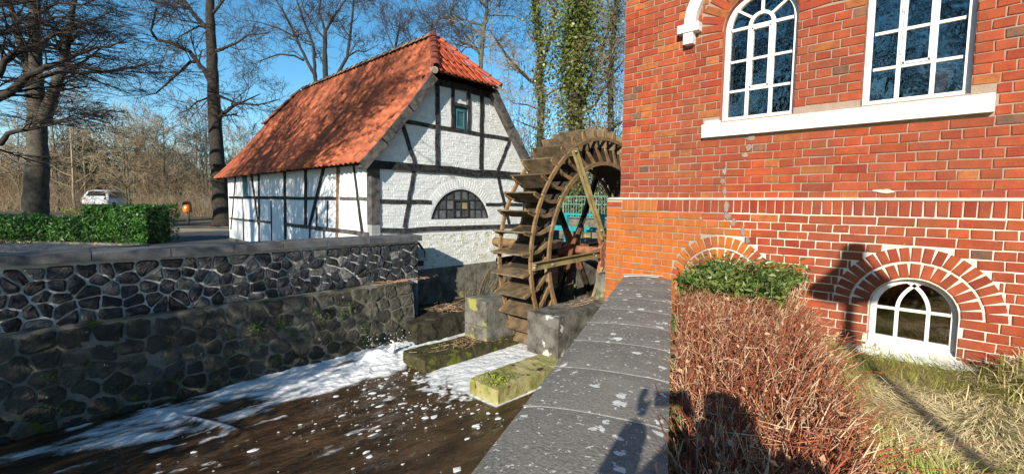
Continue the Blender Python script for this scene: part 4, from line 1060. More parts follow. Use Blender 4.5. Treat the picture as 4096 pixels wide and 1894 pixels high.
# teal sluice frame and railings behind the wheel
m_tealp = M('teal_steel_mat', (.02, .33, .36), (.02, .24, .28), 6, .5, .4, 0, .1, 20)
m_railp = M('pale_green_rail_mat', (.16, .34, .29), (.12, .26, .23), 6, .55, .4, 0, .1, 20)
t = thing('sluice_frame', 'turquoise steel sluice frame behind the wheel', 'sluice', (13.6, 9.4, -1.3))
for y in (10.15, 8.6): mb = MB(); mb.box((13.4, y-.06, -1.6), (13.52, y+.06, -.36)); part('post', mb, m_tealp, t)
mb = MB(); mb.box((13.39, 8.4, -.42), (13.53, 10.22, -.34)); part('crossbeam', mb, m_tealp, t)
mb = MB(); mb.box((13.42, 8.3, -1.0), (13.5, 12.2, -.82)); part('gate_beam', mb, m_tealp, t)
mb = MB(); mb.tube([(13.3, 9.3, -1.6), (13.3, 9.3, -.4)], .025, 6); part('spindle', mb, m_iron, t)
t = thing('railing', 'pale green bar railing seen through the wheel', 'railing', (15.2, 10, -1.4))
for z in (.30, -.02, -.55): mb = MB(); mb.tube([(15.2, 7.5, z), (15.2, 13, z)], .022, 6); part('rail', mb, m_railp, t)
for k in range(40): mb = MB(); mb.tube([(15.2, 7.6+k*.135, -.55), (15.2, 7.6+k*.135, .30)], .011 if k % 10 else .03, 5); part('baluster', mb, m_railp, t)
mb = MB(); mb.box((14.9, 7, -1.6), (17, 14, -.62)); tag(part('footbridge', mb, m_conc), 'low concrete footbridge under the pale green railing', 'footbridge')
# ------------------------------------------------------------------ water
def sstep(a, b, x): t = np.clip((x-a)/(b-a), 0, 1); return t*t*(3-2*t)
def water_mat():
    m, n, l, b = newmat('stream_water_mat'); tc = N(n, 'TexCoord'); co = tc.outputs['Object']
    at_ = N(n, 'Attribute'); at_.attribute_name = 'foam'
    mpf = N(n, 'Mapping'); mpf.inputs['Rotation'].default_value = (0, 0, -.22); mpf.inputs['Scale'].default_value = (.45, 1.5, 1); l.new(co, mpf.inputs[0])
    st_ = noise(n, l, mpf.outputs[0], 9, 6, .68); fine = noise(n, l, co, 42, 5, .75)
    w1 = N(n, 'Math', operation='MULTIPLY'); l.new(fine.outputs[0], w1.inputs[0]); w1.inputs[1].default_value = .45
    w2 = N(n, 'Math', operation='MULTIPLY_ADD'); l.new(st_.outputs[0], w2.inputs[0]); w2.inputs[1].default_value = 1.0; l.new(w1.outputs[0], w2.inputs[2])
    s = N(n, 'Math', operation='MULTIPLY_ADD'); l.new(at_.outputs['Fac'], s.inputs[0]); s.inputs[1].default_value = 1.15; l.new(w2.outputs[0], s.inputs[2])
    f = ramp(n, l, s.outputs[0], [(1.0/2, 0.), (1.46/2, 1.)]); hs_ = N(n, 'Math', operation='MULTIPLY'); l.new(s.outputs[0], hs_.inputs[0]); hs_.inputs[1].default_value = .5
    l.new(hs_.outputs[0], f.node.inputs[0])
    mud = noise(n, l, co, 1.6, 4)
    mud = noise(n, l, mpf.outputs[0], 3.2, 5)
    c = mixc(n, l, ramp(n, l, mud.outputs[0], [(.38, 0.), (.66, 1.)]), (.030, .017, .008), (.095, .056, .027))
    thin = ramp(n, l, at_.outputs['Fac'], [(.2, 0.), (.55, 1.)])
    c = mixc(n, l, thin, c, (.11, .085, .055))
    c = mixc(n, l, f, c, (.80, .80, .80)); l.new(c, b.inputs['Base Color'])
    r = N(n, 'MapRange'); l.new(f, r.inputs[0]); r.inputs[3].default_value = .05; r.inputs[4].default_value = .6; l.new(r.outputs[0], b.inputs['Roughness'])
    b.inputs['IOR'].default_value = 1.33
    mp = N(n, 'Mapping'); mp.inputs['Scale'].default_value = (.6, 1.25, 1); l.new(co, mp.inputs[0])
    n1 = noise(n, l, mp.outputs[0], 5.5, 5, .6); n2 = noise(n, l, co, 60, 3, .6)
    bp = N(n, 'Bump'); bp.inputs['Strength'].default_value = .8; bp.inputs['Distance'].default_value = .10; l.new(n1.outputs[0], bp.inputs['Height'])
    b2 = N(n, 'Bump'); b2.inputs['Strength'].default_value = .25; b2.inputs['Distance'].default_value = .02; l.new(n2.outputs[0], b2.inputs['Height']); l.new(bp.outputs[0], b2.inputs['Normal'])
    l.new(b2.outputs[0], b.inputs['Normal']); return m
m_water = water_mat()
def foam_field(X, Y):
    lowx = [-6, -2, -.5, .53, 1.0, 1.59, 2.4, 3.19, 3.81, 4.64, 5.0, 6.4, 8]; lowy = [7.9, 7.9, 7.85, 7.45, 7.3, 7.15, 7.3, 7.25, 7.4, 7.15, 7.44, 7.6, 7.6]
    upx = [-6, -2, -.5, .64, 2.0, 3.0, 8]; upy = [8.2, 8.25, 8.34, 8.62, 8.75, 9.2, 9.2]
    wob_ = (fbm(X*1.3+4, Y*1.6)-.5)*.7
    lo = np.interp(X, lowx, lowy)+wob_; hi = np.interp(X, upx, upy)+wob_*.4
    band = sstep(-.10, .22, Y-lo)*sstep(-.05, .25, hi-Y)
    dens = np.interp(X, [-4, -.5, .8, 1.8, 2.6, 3.4, 8], [.24, .36, .44, .56, .72, .88, .92])
    st = fbm(X*1.4-Y*.9, Y*6.5+X*2.6, 5)           # streaks drawn out along the current
    bl = fbm(X*3.1, Y*4.2, 5)
    f = band*(dens+.95*(st-.5)+.35*(bl-.5))
    hole = np.exp(-(((X-1.75)/.42)**2+((Y-7.75-.3*(X-1.7))/.22)**2)); f = f-.75*hole
    tong = np.exp(-((Y-(8.25-2.0*(X-1.05)))/.12)**2)*sstep(.9, 1.1, X)*sstep(1.85, 1.6, X); f = np.maximum(f, .62*tong*(.7+.6*bl))
    hole2 = np.exp(-(((X-4.0)/.30)**2+((Y-8.35)/.12)**2)); f = f-.45*hole2
    ch = sstep(5.56, 5.66, Y)*sstep(6.9, 6.78, Y)*sstep(4.55, 5.05, X+(fbm(X*5, Y*6)-.5)*.8); f = np.maximum(f, ch*(.80+.25*(bl-.5)))
    # thin broken scum on the dark water
    scum = (fbm(X*2.2+Y, Y*5.5+9, 5)-.60)*3.4*sstep(4.6, 6.4, Y-.0*X)*np.interp(X, [-2, 0, 1, 4.6, 5], [.3, .8, 1, .7, .0])
    f = np.maximum(f, np.clip(scum, 0, .50))
    edge2 = np.exp(-(np.maximum(np.maximum(4.80-X, X-7), np.maximum(4.92-Y, Y-5.61))/.05)**2)*(X < 7); f = np.maximum(f, .8*edge2*(bl+.25))
    out = np.exp(-(((X-4.62)/.30)**2+((Y-6.1)/.7)**2))*(fbm(X*9, Y*13, 4)-.40)*4; f = np.maximum(f, np.clip(out, 0, .7))
    return np.clip(f, 0, 1.1)
def wave(X, Y, f):
    bil = .5*(1-np.abs(2*fbm(X*2.4+3, Y*2.8, 4)-1))+.6*fbm(X*6, Y*8, 4)
    strong = np.interp(X, [-3, 0, 1.5, 3, 4.6, 6], [.02, .03, .04, .07, .10, .06])*sstep(6.9, 7.6, Y)
    z = WATER+f*.012+strong*f*(bil*1.25-.35)+.018*(fbm(X*1.7, Y*2.1)-.5)
    rid = 1-np.abs(2*fbm(X*1.5-Y*.5, Y*5+X*.9, 4)-1); z = z+.016*(rid-.5)*(1-.6*np.clip(f, 0, 1))+.022*np.clip(f, 0, 1)*(fbm(X*10, Y*12, 3)-.5)
    z = z+.14*np.exp(-(((X-4.55)/.30)**2+((Y-8.15)/.16)**2))*f         # water heaped where the race meets the pool
    z = z+.05*np.exp(-((Y-(8.25-2.0*(X-1.05)))/.16)**2)*sstep(.9, 1.2, X)*sstep(1.9, 1.6, X)
    return z
for nm, xs, ys in (('stream', np.linspace(-2.2, 7.2, 430), np.linspace(3.0, 9.3, 290)), ('stream', np.linspace(7.2, 14, 70), np.linspace(3.0, 9.8, 70)),
                   ('stream', np.linspace(-30, -2.2, 140), np.linspace(-14, 9.3, 120)), ('stream', np.linspace(-2.2, 14, 60), np.linspace(-14, 3.0, 60))):
    X, Y = np.meshgrid(xs, ys); f = foam_field(X, Y)
    if xs[0] > 7: f = np.maximum(f, .6*(Y > 5.6)*(Y < 6.85))
    me = grid_mesh(nm, X, Y, wave(X, Y, f), m_water, {'foam': f}); tag(put(nm, me), kind='structure')
# separate flecks of foam drifting on the pool
m_foam = M('foam_mat', (.82, .82, .80), (.70, .69, .66), 30, .7, .3, .05, .5, 90)
fr = np.random.default_rng(5); mb = MB(); cnt = 0
while cnt < 420:
    x, y = fr.uniform(.6, 5.0), fr.uniform(3.2, 7.3)
    p = sstep(2.2, 4.0, x)*sstep(4.2, 6.0, y)*.9+.13
    if x > 4.7 and y < 5.7: continue
    if fr.random() > p*(.25+1.5*vn(np.array(x*2.3), np.array(y*2.3))): continue
    r = abs(fr.normal(0, .009))+.004; r = min(r*(2.2 if fr.random() < .10 else 1), .045); n = 9; ph = fr.random(n)*.9+.55; a0 = fr.random()*6; el = fr.uniform(1, 2.1)
    h = r*.25; V = []
    for q, e in ((1, 0), (.72, h)):
        for k in range(n):
            t = a0+2*pi*k/n; V.append((x+r*q*ph[k]*cos(t)*el, y+r*q*ph[k]*sin(t), WATER+.004+.009*(fbm(np.array(x*1.7), np.array(y*2.1))-.5)+e))
    V.append((x, y, WATER+.006+h*1.2)); F = [(k, (k+1) % n, n+(k+1) % n, n+k) for k in range(n)]+[(n+k, n+(k+1) % n, 2*n) for k in range(n)]
    mb.add(V, F); cnt += 1
tag(part('foam_flecks', mb, m_foam), kind='stuff')
# splash thrown up where the side race meets the pool
sp_ = MB(); rs = random.Random(6)
P0 = Vector((4.86, 8.12, -3.02))
sp_.tube([P0+Vector((0, 0, -.08)), P0+Vector((.04, -.02, .02)), P0+Vector((.05, -.03, .10)), P0+Vector((.02, -.02, .15)), P0+Vector((-.02, .0, .16))], [.09, .05, .024, .014, .005], 8)
for k in range(60):
    d = Vector((rs.uniform(-.5, .35), rs.uniform(-.3, .25), rs.uniform(.02, .30))); q = P0+d; r = rs.uniform(.004, .013)
    sp_.lathe([(0, -r), (r, 0), (0, r)], q, 6)
tag(part('splash', sp_, m_foam, smooth=True), kind='stuff')
# ------------------------------------------------------------------ trees
m_bark = M('grey_bark_mat', (.105, .090, .070), (.055, .046, .036), 5, .95, .15, .1, 1.0, 14)
m_barkd = M('dark_bark_mat', (.055, .045, .036), (.032, .026, .022), 6, .95, .15, .1, .8, 14)
m_barkg = M('greenish_bark_mat', (.15, .135, .085), (.075, .065, .045), 5, .95, .15, .1, .8, 14)
m_twig = M('twig_mat', (.060, .046, .036), (.10, .078, .058), 2, .9, .15, .2, 0)
m_twigd = M('dark_twig_mat', (.030, .025, .022), (.05, .042, .036), 2, .9, .15, .2, 0)
m_twigl = M('pale_twig_mat', (.36, .28, .18), (.22, .17, .11), 1, .9, .15, .25, 0)
m_twigr = M('russet_twig_mat', (.28, .16, .085), (.17, .105, .06), 1, .9, .15, .25, 0)
m_ivy = leafmat('ivy_leaf_mat', (.10, .13, .022), (.18, .20, .045), .2, .4, .45, .45)
m_laurel = leafmat('laurel_leaf_mat', (.030, .105, .010), (.055, .16, .016), .18, .42, .4, .6)
m_dgreen = leafmat('dark_evergreen_mat', (.018, .030, .010), (.035, .045, .016), .1, .6, .3, .4)
m_russet = leafmat('russet_dead_leaf_mat', (.21, .115, .05), (.29, .18, .085), .2, .8, .1, .35)
m_straw = M('straw_mat', (.86, .72, .42), (.66, .56, .28), 1.5, .9, .15, .3, 0)
m_grass = leafmat('grass_blade_mat', (.34, .38, .08), (.46, .46, .13), .25, .6, .2, .35)

def sprout(rng, p, d, L, r, lev, cfg, out):
    """recursive bare branch: cfg = levels, children, ratio, angle, lift, flat, wiggle, rmin"""
    n = max(2, min(6, int(L/cfg['seg'])))
    q = Vector(p); d = Vector(d).normalized(); st = L/n; nodes = [(q.copy(), d.copy(), r)]
    for i in range(n):
        d = d+Vector((rng.gauss(0, 1), rng.gauss(0, 1), rng.gauss(0, 1)*cfg['flat']))*cfg['wig']+Vector((0, 0, cfg['lift']*.25)); d.normalize()
        r1 = max(r*(1-.62*(i+1)/n), cfg['rmin']); q1 = q+d*st
        out[min(lev, cfg['levels'])].append((*q, *q1, nodes[-1][2], r1)); q = q1; nodes.append((q.copy(), d.copy(), r1))
    if lev < cfg['levels']:
        for k in range(cfg['kids'][lev] if lev < len(cfg['kids']) else 3):
            f = rng.uniform(.22, 1.0)*n; i = min(int(f), n-1); a, da, ra = nodes[i]; b = nodes[i+1][0]
            pos = a.lerp(b, f-i); ax = Vector((rng.gauss(0, 1), rng.gauss(0, 1), rng.gauss(0, 1)*cfg['flat'])); ax = (ax-da*ax.dot(da)).normalized()
            ang = radians(rng.uniform(*cfg['ang'])); dd = da*cos(ang)+ax*sin(ang); dd.z *= cfg['flat'] if cfg['flat'] < 1 else 1
            sprout(rng, pos, dd, L*rng.uniform(*cfg['ratio']), max(ra*.62, cfg['rmin']), lev+1, cfg, out)
DEF = dict(levels=4, kids=[5, 5, 4, 3], ratio=(.45, .75), ang=(28, 62), lift=.25, flat=1.0, wig=.13, rmin=.006, seg=.35)
def bare_tree(name, label, cat, trunk, limbs, seed, cfg=None, bark=None, twig=None, group=None, auto=None, density=2.2, tl=1.6, ivy=None, k=8):
    """trunk: (points, radii); limbs: [(points, r0, r1)]; auto: (n, from fraction, length) extra limbs off the trunk"""
    c = dict(DEF); c.update(cfg or {}); rng = random.Random(seed); bark = bark or m_bark; twig = twig or m_twig
    pts, rad = [Vector(p) for p in trunk[0]], trunk[1]
    t = thing(name, label, cat, pts[0], group)
    mb = MB(); 
    fine = []; fr_ = []
    for i in range(len(pts)-1):
        for j in range(4):
            f = j/4; p = pts[i].lerp(pts[i+1], f); fine.append(p+Vector((rng.uniform(-1, 1), rng.uniform(-1, 1), 0))*rad[i]*.06); fr_.append((rad[i]*(1-f)+rad[i+1]*f)*rng.uniform(.94, 1.06))
    fine.append(pts[-1]); fr_.append(rad[-1]); fr_[0] *= 1.25
    mb.tube(fine, fr_, 12); part('trunk', mb, bark, t, smooth=True)
    out = {i: [] for i in range(c['levels']+1)}; L_ = list(limbs)
    if auto:
        n, f0, ln = auto
        for i in range(n):
            f = f0+(1-f0)*(i+rng.random()*.8)/n; s = f*(len(fine)-1); a = int(min(s, len(fine)-2)); p = fine[a].lerp(fine[a+1], s-a)
            az = i*2.4+rng.uniform(-.5, .5); el = rng.uniform(.1, .9); d = Vector((cos(az)*cos(el), sin(az)*cos(el), sin(el)*max(c['flat'], .4))); Q = [p]
            ll = ln*rng.uniform(.6, 1.1)*(1.15-.6*f)
            for j in range(4): d = (d+Vector((rng.gauss(0, .2), rng.gauss(0, .2), c['lift']*.5))).normalized(); Q.append(Q[-1]+d*ll/4)
            L_.append((Q, fr_[a]*.42, c['rmin']*2))
    for P, r0, r1 in L_:
        P = [Vector(p) for p in P]; n = len(P); mb = MB(); rr = [r0+(r1-r0)*i/(n-1) for i in range(n)]
        F = []; R = []
        for i in range(n-1):
            for j in range(3): F.append(P[i].lerp(P[i+1], j/3)+Vector((rng.uniform(-1, 1), rng.uniform(-1, 1), rng.uniform(-1, 1)))*rr[i]*.25); R.append(rr[i]+(rr[i+1]-rr[i])*j/3)
        F.append(P[-1]); R.append(r1); mb.tube(F, R, k); part('limb', mb, bark, t, smooth=True)
        total = sum((P[i+1]-P[i]).length for i in range(n-1))
        for q in range(int(total*density)+2):
            f = rng.uniform(.12, 1)*(len(F)-1); i = min(int(f), len(F)-2); p = F[i].lerp(F[i+1], f-i); da = (F[i+1]-F[i]).normalized()
            ax = Vector((rng.gauss(0, 1), rng.gauss(0, 1), rng.gauss(0, 1)*c['flat'])); ax = (ax-da*ax.dot(da)).normalized(); ang = radians(rng.uniform(25, 70))
            sprout(rng, p, da*cos(ang)+ax*sin(ang), tl*rng.uniform(.5, 1.3), max(R[i]*.45, c['rmin']*1.6), 1, c, out)
    segs = sum((out[i] for i in out), [])
    if segs:
        V, F = tubes(segs, 3); part_np('twigs', V, F, twig, t, kind='stuff')
    if ivy:
        n, rr, zlo, zhi, size = ivy; g = np.random.default_rng(seed); P = []
        i = g.integers(0, len(fine)-1, n); f = g.random((n, 1)); A = np.array(fine); base = A[i]*(1-f)+A[i+1]*f
        Rr = np.array(fr_)[i][:, None]; a = g.normal(size=(n, 3)); a[:, 2] *= .5; a /= np.linalg.norm(a, axis=1, keepdims=True)
        clump = vn(base[:, 2]*1.3+a[:, 0]*2, a[:, 1]*2+base[:, 0])[:, None]
        P = base+a*(Rr+rr*clump*np.abs(g.normal(0, .8, (n, 1)))); ok = (P[:, 2] > zlo) & (P[:, 2] < zhi); P = P[ok]
        V, F = leafcards(P, size*g.uniform(.6, 1.3, len(P)), g, .85); part_np('ivy', V, F, m_ivy, t, kind='stuff')
    return t
def px(pts, d): return [at(x, y, d) for x, y in pts]
def rp(ws, d): return [w/2*d/FPX for w in ws]
ground_to = lambda P: [Vector((P[0].x, P[0].y, float(zt(np.array(P[0].x), np.array(P[0].y)))-.1))]+P
# big tree on the left
d = 21
bare_tree('park_tree', 'thick forked bare tree rising behind the left end of the laurel hedge', 'tree',
    (ground_to(px([(142, 840), (150, 700), (150, 600), (148, 480), (143, 330), (140, 160), (138, 0), (134, -260), (130, -600)], d)), rp([84, 80, 72, 66, 60, 46, 40, 34, 24, 8], d)),
    [(px([(160, 500), (200, 400), (236, 320), (262, 210), (284, 90), (305, -60), (330, -260)], d), .27, .05),
     (px([(142, 430), (112, 300), (92, 200), (66, 110), (36, 0), (0, -150)], d), .22, .06),
     (px([(150, 310), (230, 287), (330, 292), (430, 286), (520, 270), (650, 250)], 18.5), .11, .02),
     (px([(236, 262), (300, 222), (380, 192), (440, 186), (520, 150)], 19), .10, .02),
     (px([(150, 500), (240, 480), (320, 475), (420, 500)], 20), .07, .02),
     (px([(140, 190), (220, 130), (300, 100), (380, 80), (470, 30)], 19), .09, .02),
     (px([(140, 120), (60, 60), (10, 70), (-60, 40)], 19), .09, .02),
     (px([(138, 60), (230, 10), (330, 20), (420, -20)], 20), .08, .02)], 3,
    dict(levels=4, kids=[5, 5, 4, 4], flat=.45, lift=.05, wig=.10, rmin=.006, ratio=(.45, .72)), None, m_twigd, density=1.5, tl=1.9)
# its neighbour out of frame, whose dark boughs cross the view
d = 16.5
bare_tree('park_tree', 'dark horizontal boughs of a bare tree entering at the upper left edge', 'tree',
    (ground_to(px([(-330, 900), (-330, 500), (-340, 200), (-350, -200)], d)), rp([80, 74, 64, 50, 30], d)),
    [(px([(-330, 560), (-120, 440), (0, 385), (70, 342), (130, 292), (190, 262), (245, 250), (310, 268), (420, 285)], d), .20, .02),
     (px([(-330, 420), (-100, 330), (0, 300), (22, 235), (60, 208), (150, 178), (230, 132), (320, 128)], d), .15, .02),
     (px([(-330, 640), (-100, 590), (0, 572), (30, 535), (100, 520), (170, 505), (270, 484), (340, 470)], d), .13, .015),
     (px([(-330, 250), (-100, 160), (0, 130), (110, 110), (220, 70), (330, 60)], d), .12, .02),
     (px([(-330, 120), (-100, 40), (20, 20), (150, 0), (300, -30)], d), .12, .02)], 9,
    dict(levels=4, kids=[5, 5, 4, 4], flat=.40, lift=.04, wig=.10, rmin=.005, ratio=(.45, .7)), m_barkd, m_twigd, density=1.5, tl=1.5)
d = 26
bare_tree('park_tree', 'tall straight bare tree standing behind the far corner of the house', 'tree',
    (ground_to(px([(893, 870), (880, 760), (869, 640), (863, 520), (852, 330), (846, 200), (840, 60), (838, -150), (832, -500)], d)), rp([84, 72, 58, 52, 48, 42, 37, 30, 24, 8], d)),
    [(px([(846, 330), (812, 275), (788, 247), (759, 206), (694, 176), (626, 156), (603, 123), (618, 70), (624, 30)], d), .15, .035),
     (px([(788, 247), (759, 247), (706, 300), (623, 373), (582, 382)], d), .10, .02),
     (px([(842, 130), (823, 106), (782, 65), (735, 0), (690, -60)], d), .17, .07),
     (px([(760, 36), (694, 24), (617, 5), (540, -30)], d), .09, .03),
     (px([(854, 208), (900, 190), (941, 176), (988, 141), (1076, 132)], d), .10, .025),
     (px([(876, 475), (894, 456), (935, 423), (964, 411), (1041, 376)], d), .14, .03),
     (px([(866, 380), (888, 388), (941, 411), (1029, 420), (1117, 397)], d), .09, .025),
     (px([(862, 380), (841, 388), (788, 406), (759, 435), (730, 450)], d), .07, .02),
     (px([(830, 112), (794, 106), (753, 126), (717, 147), (700, 190)], d), .07, .02),
     (px([(846, 60), (880, 20), (930, -40)], d), .10, .03), (px([(836, -40), (790, -90), (740, -150)], d), .10, .03)], 5,
    dict(levels=4, kids=[4, 4, 4, 3], rmin=.0065, lift=.10, wig=.15, seg=.3), m_barkd, density=1.9, tl=1.7)
d = 38
bare_tree('park_tree', 'slender bare tree with fanned stems above the far end of the roof', 'tree',
    (px([(1275, 700), (1268, 420), (1262, 320), (1256, 290)], d), rp([18, 17, 15, 13], d)),
    [(px([(1260, 300), (1223, 235), (1194, 170), (1170, 118), (1141, 59), (1111, 12), (1080, -60)], d), .14, .04),
     (px([(1262, 310), (1256, 235), (1252, 176), (1229, 118), (1205, 59), (1188, 0), (1170, -80)], d), .15, .05),
     (px([(1214, 241), (1176, 223), (1117, 217), (1064, 235), (1035, 247), (1011, 238)], d), .09, .02),
     (px([(1185, 150), (1120, 115), (1040, 90), (980, 80)], d), .08, .02)], 14,
    dict(levels=4, kids=[4, 4, 4, 3], rmin=.009, lift=.12, wig=.14), m_barkd, density=1.4, tl=2.2)
bare_tree('park_tree', 'bare tree with a Y fork behind the middle of the roof ridge', 'tree',
    (px([(1300, 700), (1302, 420), (1302, 310), (1299, 200), (1301, 119)], d), rp([22, 21, 20, 17, 15], d)),
    [(px([(1301, 125), (1284, 70), (1277, 48), (1282, 0), (1275, -80)], d), .11, .04), (px([(1301, 125), (1325, 85), (1349, 48), (1375, 10), (1420, -40)], d), .12, .04),
     (px([(1302, 160), (1260, 110), (1215, 40), (1200, -20)], d), .07, .02)], 15,
    dict(levels=4, kids=[4, 4, 4, 3], rmin=.009, lift=.15, wig=.14), m_barkd, density=1.4, tl=2.0)
bare_tree('park_tree', 'small leaning bare tree over the middle of the roof ridge', 'tree',
    (px([(1300, 600), (1335, 340), (1356, 286), (1388, 230), (1400, 150), (1412, 40), (1420, -60)], d), rp([18, 14, 13, 12, 10, 8, 5], d)),
    [(px([(1384, 232), (1428, 203), (1462, 208), (1510, 180)], d), .08, .02), (px([(1400, 150), (1360, 90), (1330, 60)], d), .06, .02)], 16,
    dict(levels=4, kids=[4, 4, 4, 3], rmin=.009, wig=.16), m_barkd, density=1.8, tl=1.8, auto=(5, .5, 3))
for k, (x0, d_, s_) in enumerate(((1570, 46, 31), (1700, 48, 32))):
    bare_tree('park_tree', ['bare crown just above the roof ridge left of the hip', 'bare crown showing above the hipped end of the roof'][k], 'tree',
        (px([(x0, 700), (x0, 330), (x0+10, 200), (x0+30, 90)], d_), rp([16, 14, 10, 5], d_)), [], s_, dict(levels=4, kids=[5, 4, 4, 3], rmin=.010, wig=.16), m_barkd, auto=(7, .55, 4.5), density=1.2, tl=2.2)
d = 27
bare_tree('park_tree', 'pale trunked bare tree behind the gable with one dark crooked bough', 'tree',
    (ground_to(px([(1910, 700), (1915, 420), (1922, 287), (1932, 131), (1947, 50), (1948, 0), (1950, -200)], d)), rp([20, 20, 18, 17, 15, 14, 12, 8], d)),
    [(px([(1922, 245), (1927, 207), (1902, 194), (1871, 176), (1841, 171), (1826, 184), (1800, 150)], d), .13, .03),
     (px([(1932, 101), (1891, 91), (1826, 68), (1790, 20), (1770, -40)], d), .07, .02), (px([(1940, 60), (1985, 62), (2053, 63), (2110, 90)], d), .06, .015),
     (px([(1930, 190), (1990, 180), (2040, 190)], d), .04, .012), (px([(1944, 30), (1900, -20), (1850, -60)], d), .06, .02)], 21,
    dict(levels=4, kids=[5, 4, 4, 3], rmin=.007, wig=.17), m_barkg, m_twig, density=2.6, tl=1.7, auto=(6, .4, 3))
d = 24
bare_tree('ivy_tree', 'slim ivy clad trunk between the gable and the thick ivy tree', 'tree',
    (ground_to(px([(2150, 760), (2158, 600), (2168, 403), (2153, 322), (2168, 227), (2148, 101), (2143, 0), (2140, -200)], d)), rp([26, 26, 26, 26, 25, 24, 22, 20, 12], d)),
    [(px([(2150, 335), (2133, 327), (2093, 297), (2048, 252), (2017, 207), (1992, 171), (1960, 120)], d), .13, .03),
     (px([(2170, 225), (2189, 196), (2204, 151), (2219, 50), (2194, 0), (2180, -80)], d), .13, .04), (px([(2204, 140), (2255, 100), (2315, 55), (2400, 30)], d), .06, .015),
     (px([(2160, 440), (2110, 420), (2060, 415), (2020, 390)], d), .05, .012), (px([(2165, 400), (2220, 360), (2290, 330)], d), .05, .012),
     (px([(2160, 520), (2110, 500), (2060, 480), (2030, 500)], d), .05, .012)], 22,
    dict(levels=4, kids=[5, 4, 4, 3], rmin=.006, wig=.18), m_barkd, m_twigl, density=2.8, tl=1.5, ivy=(3400, .42, -1.3, 12, .13))
d = 20
bare_tree('ivy_tree', 'broad ivy covered tree beside the top of the brick wall', 'tree',
    (ground_to(px([(2310, 900), (2304, 514), (2294, 302), (2298, 200), (2310, 100), (2320, 0), (2330, -200)], d)), rp([60, 60, 60, 56, 50, 44, 40, 30], d)),
    [(px([(2320, 440), (2360, 330), (2400, 220), (2440, 100), (2470, 0)], d), .12, .04), (px([(2300, 470), (2380, 420), (2450, 300), (2510, 220)], d), .06, .02),
     (px([(2300, 350), (2240, 350), (2190, 380)], d), .05, .012), (px([(2290, 330), (2340, 400), (2360, 480), (2350, 560)], d), .05, .012), (px([(2300, 210), (2400, 200), (2500, 130)], d), .05, .012)], 23,
    dict(levels=4, kids=[5, 4, 4, 3], rmin=.005, wig=.18, lift=0), m_barkd, m_twigl, density=3.4, tl=1.3, ivy=(15000, 1.75, -1.0, 12, .13))
bare_tree('ivy_tree', 'thin ivy stem close to the brick wall edge', 'tree',
    (ground_to(px([(2450, 900), (2445, 560), (2440, 300), (2455, 100), (2480, -60)], 19)), rp([30, 30, 26, 24, 20, 16], 19)), [], 24,
    dict(levels=3, kids=[5, 4, 3], rmin=.005, wig=.18), m_barkd, m_twigl, auto=(8, .2, 2.2), density=3, ivy=(1500, .5, -1.0, 10, .11))
# ---- thicket behind the hedge: saplings, each its own tree
protos = []
rngs = random.Random(77)
def sapling(seed, twig, bark, h, flat=1.0):
    r = random.Random(seed); P = [Vector((0, 0, -.1))]
    for i in range(6): P.append(P[-1]+Vector((r.uniform(-.06, .06)*h/6, r.uniform(-.06, .06)*h/6, h/6)))
    return bare_tree('sapling', 'x', 'tree', (P, [.085-.012*i for i in range(7)]), [], seed, dict(levels=3, kids=[5, 4, 3], rmin=.010, wig=.14, lift=.25, ang=(20, 50)), bark, twig, auto=(16, .14, 2.3), density=1.6, tl=1.2, k=5)
for s, (tw, bk, h) in enumerate(((m_twigl, m_barkg, 6.5), (m_twig, m_bark, 8.5), (m_twigr, m_barkd, 6.0), (m_twigl, m_twigl, 7.5))): protos.append(sapling(200+s, tw, bk, h))
SAPW = ['pale', 'grey brown', 'russet', 'straw coloured']
spots = [(20, 40), (75, 36), (235, 34), (268, 38), (300, 33), (345, 42), (505, 33), (540, 40), (522, 33), (560, 44), (600, 38), (640, 48), (668, 36), (700, 44), (740, 50), (790, 40), (815, 46), (835, 36), (40, 52), (110, 56), (190, 50), (215, 44), (320, 58), (410, 60), (505, 56), (590, 60), (690, 62), (770, 64), (945, 48), (985, 55), (1030, 52), (1075, 60)]
used_p = set()
for i, (x, dd) in enumerate(spots):
    k = rngs.randrange(4); p = at(x, 800, dd); z = float(zt(np.array(p.x), np.array(p.y)))
    o = protos[k] if k not in used_p else copy_tree(protos[k]); used_p.add(k)
    o.location = (p.x, p.y, z); o.rotation_euler = (0, 0, rngs.uniform(0, 6.28)); s = rngs.uniform(.75, 1.15); o.scale = (s, s, s)
    zone = next(n for lim, n in ((60, 'at the far left edge of the view'), (150, 'left of the thick forked tree'), (250, 'just right of the thick forked tree'), (350, 'left of the white car'), (530, 'just right of the white car'), (610, 'behind the right end of the laurel hedge'), (700, 'left of the orange litter bin'), (780, 'behind the orange litter bin'), (850, 'left of the tall corner tree'), (960, 'above the far eave of the house'), (9999, 'above the far half of the roof')) if x < lim)
    o['label'] = ('tall ' if s > .97 else 'small ' if s < .86 else '')+SAPW[k]+(' far' if dd > 49 else '')+' sapling '+zone; o['group'] = 'saplings in the thicket beyond the street'
for k in range(4):
    if k not in used_p: protos[k].location = at(880, 800, 50)
g = np.random.default_rng(3)
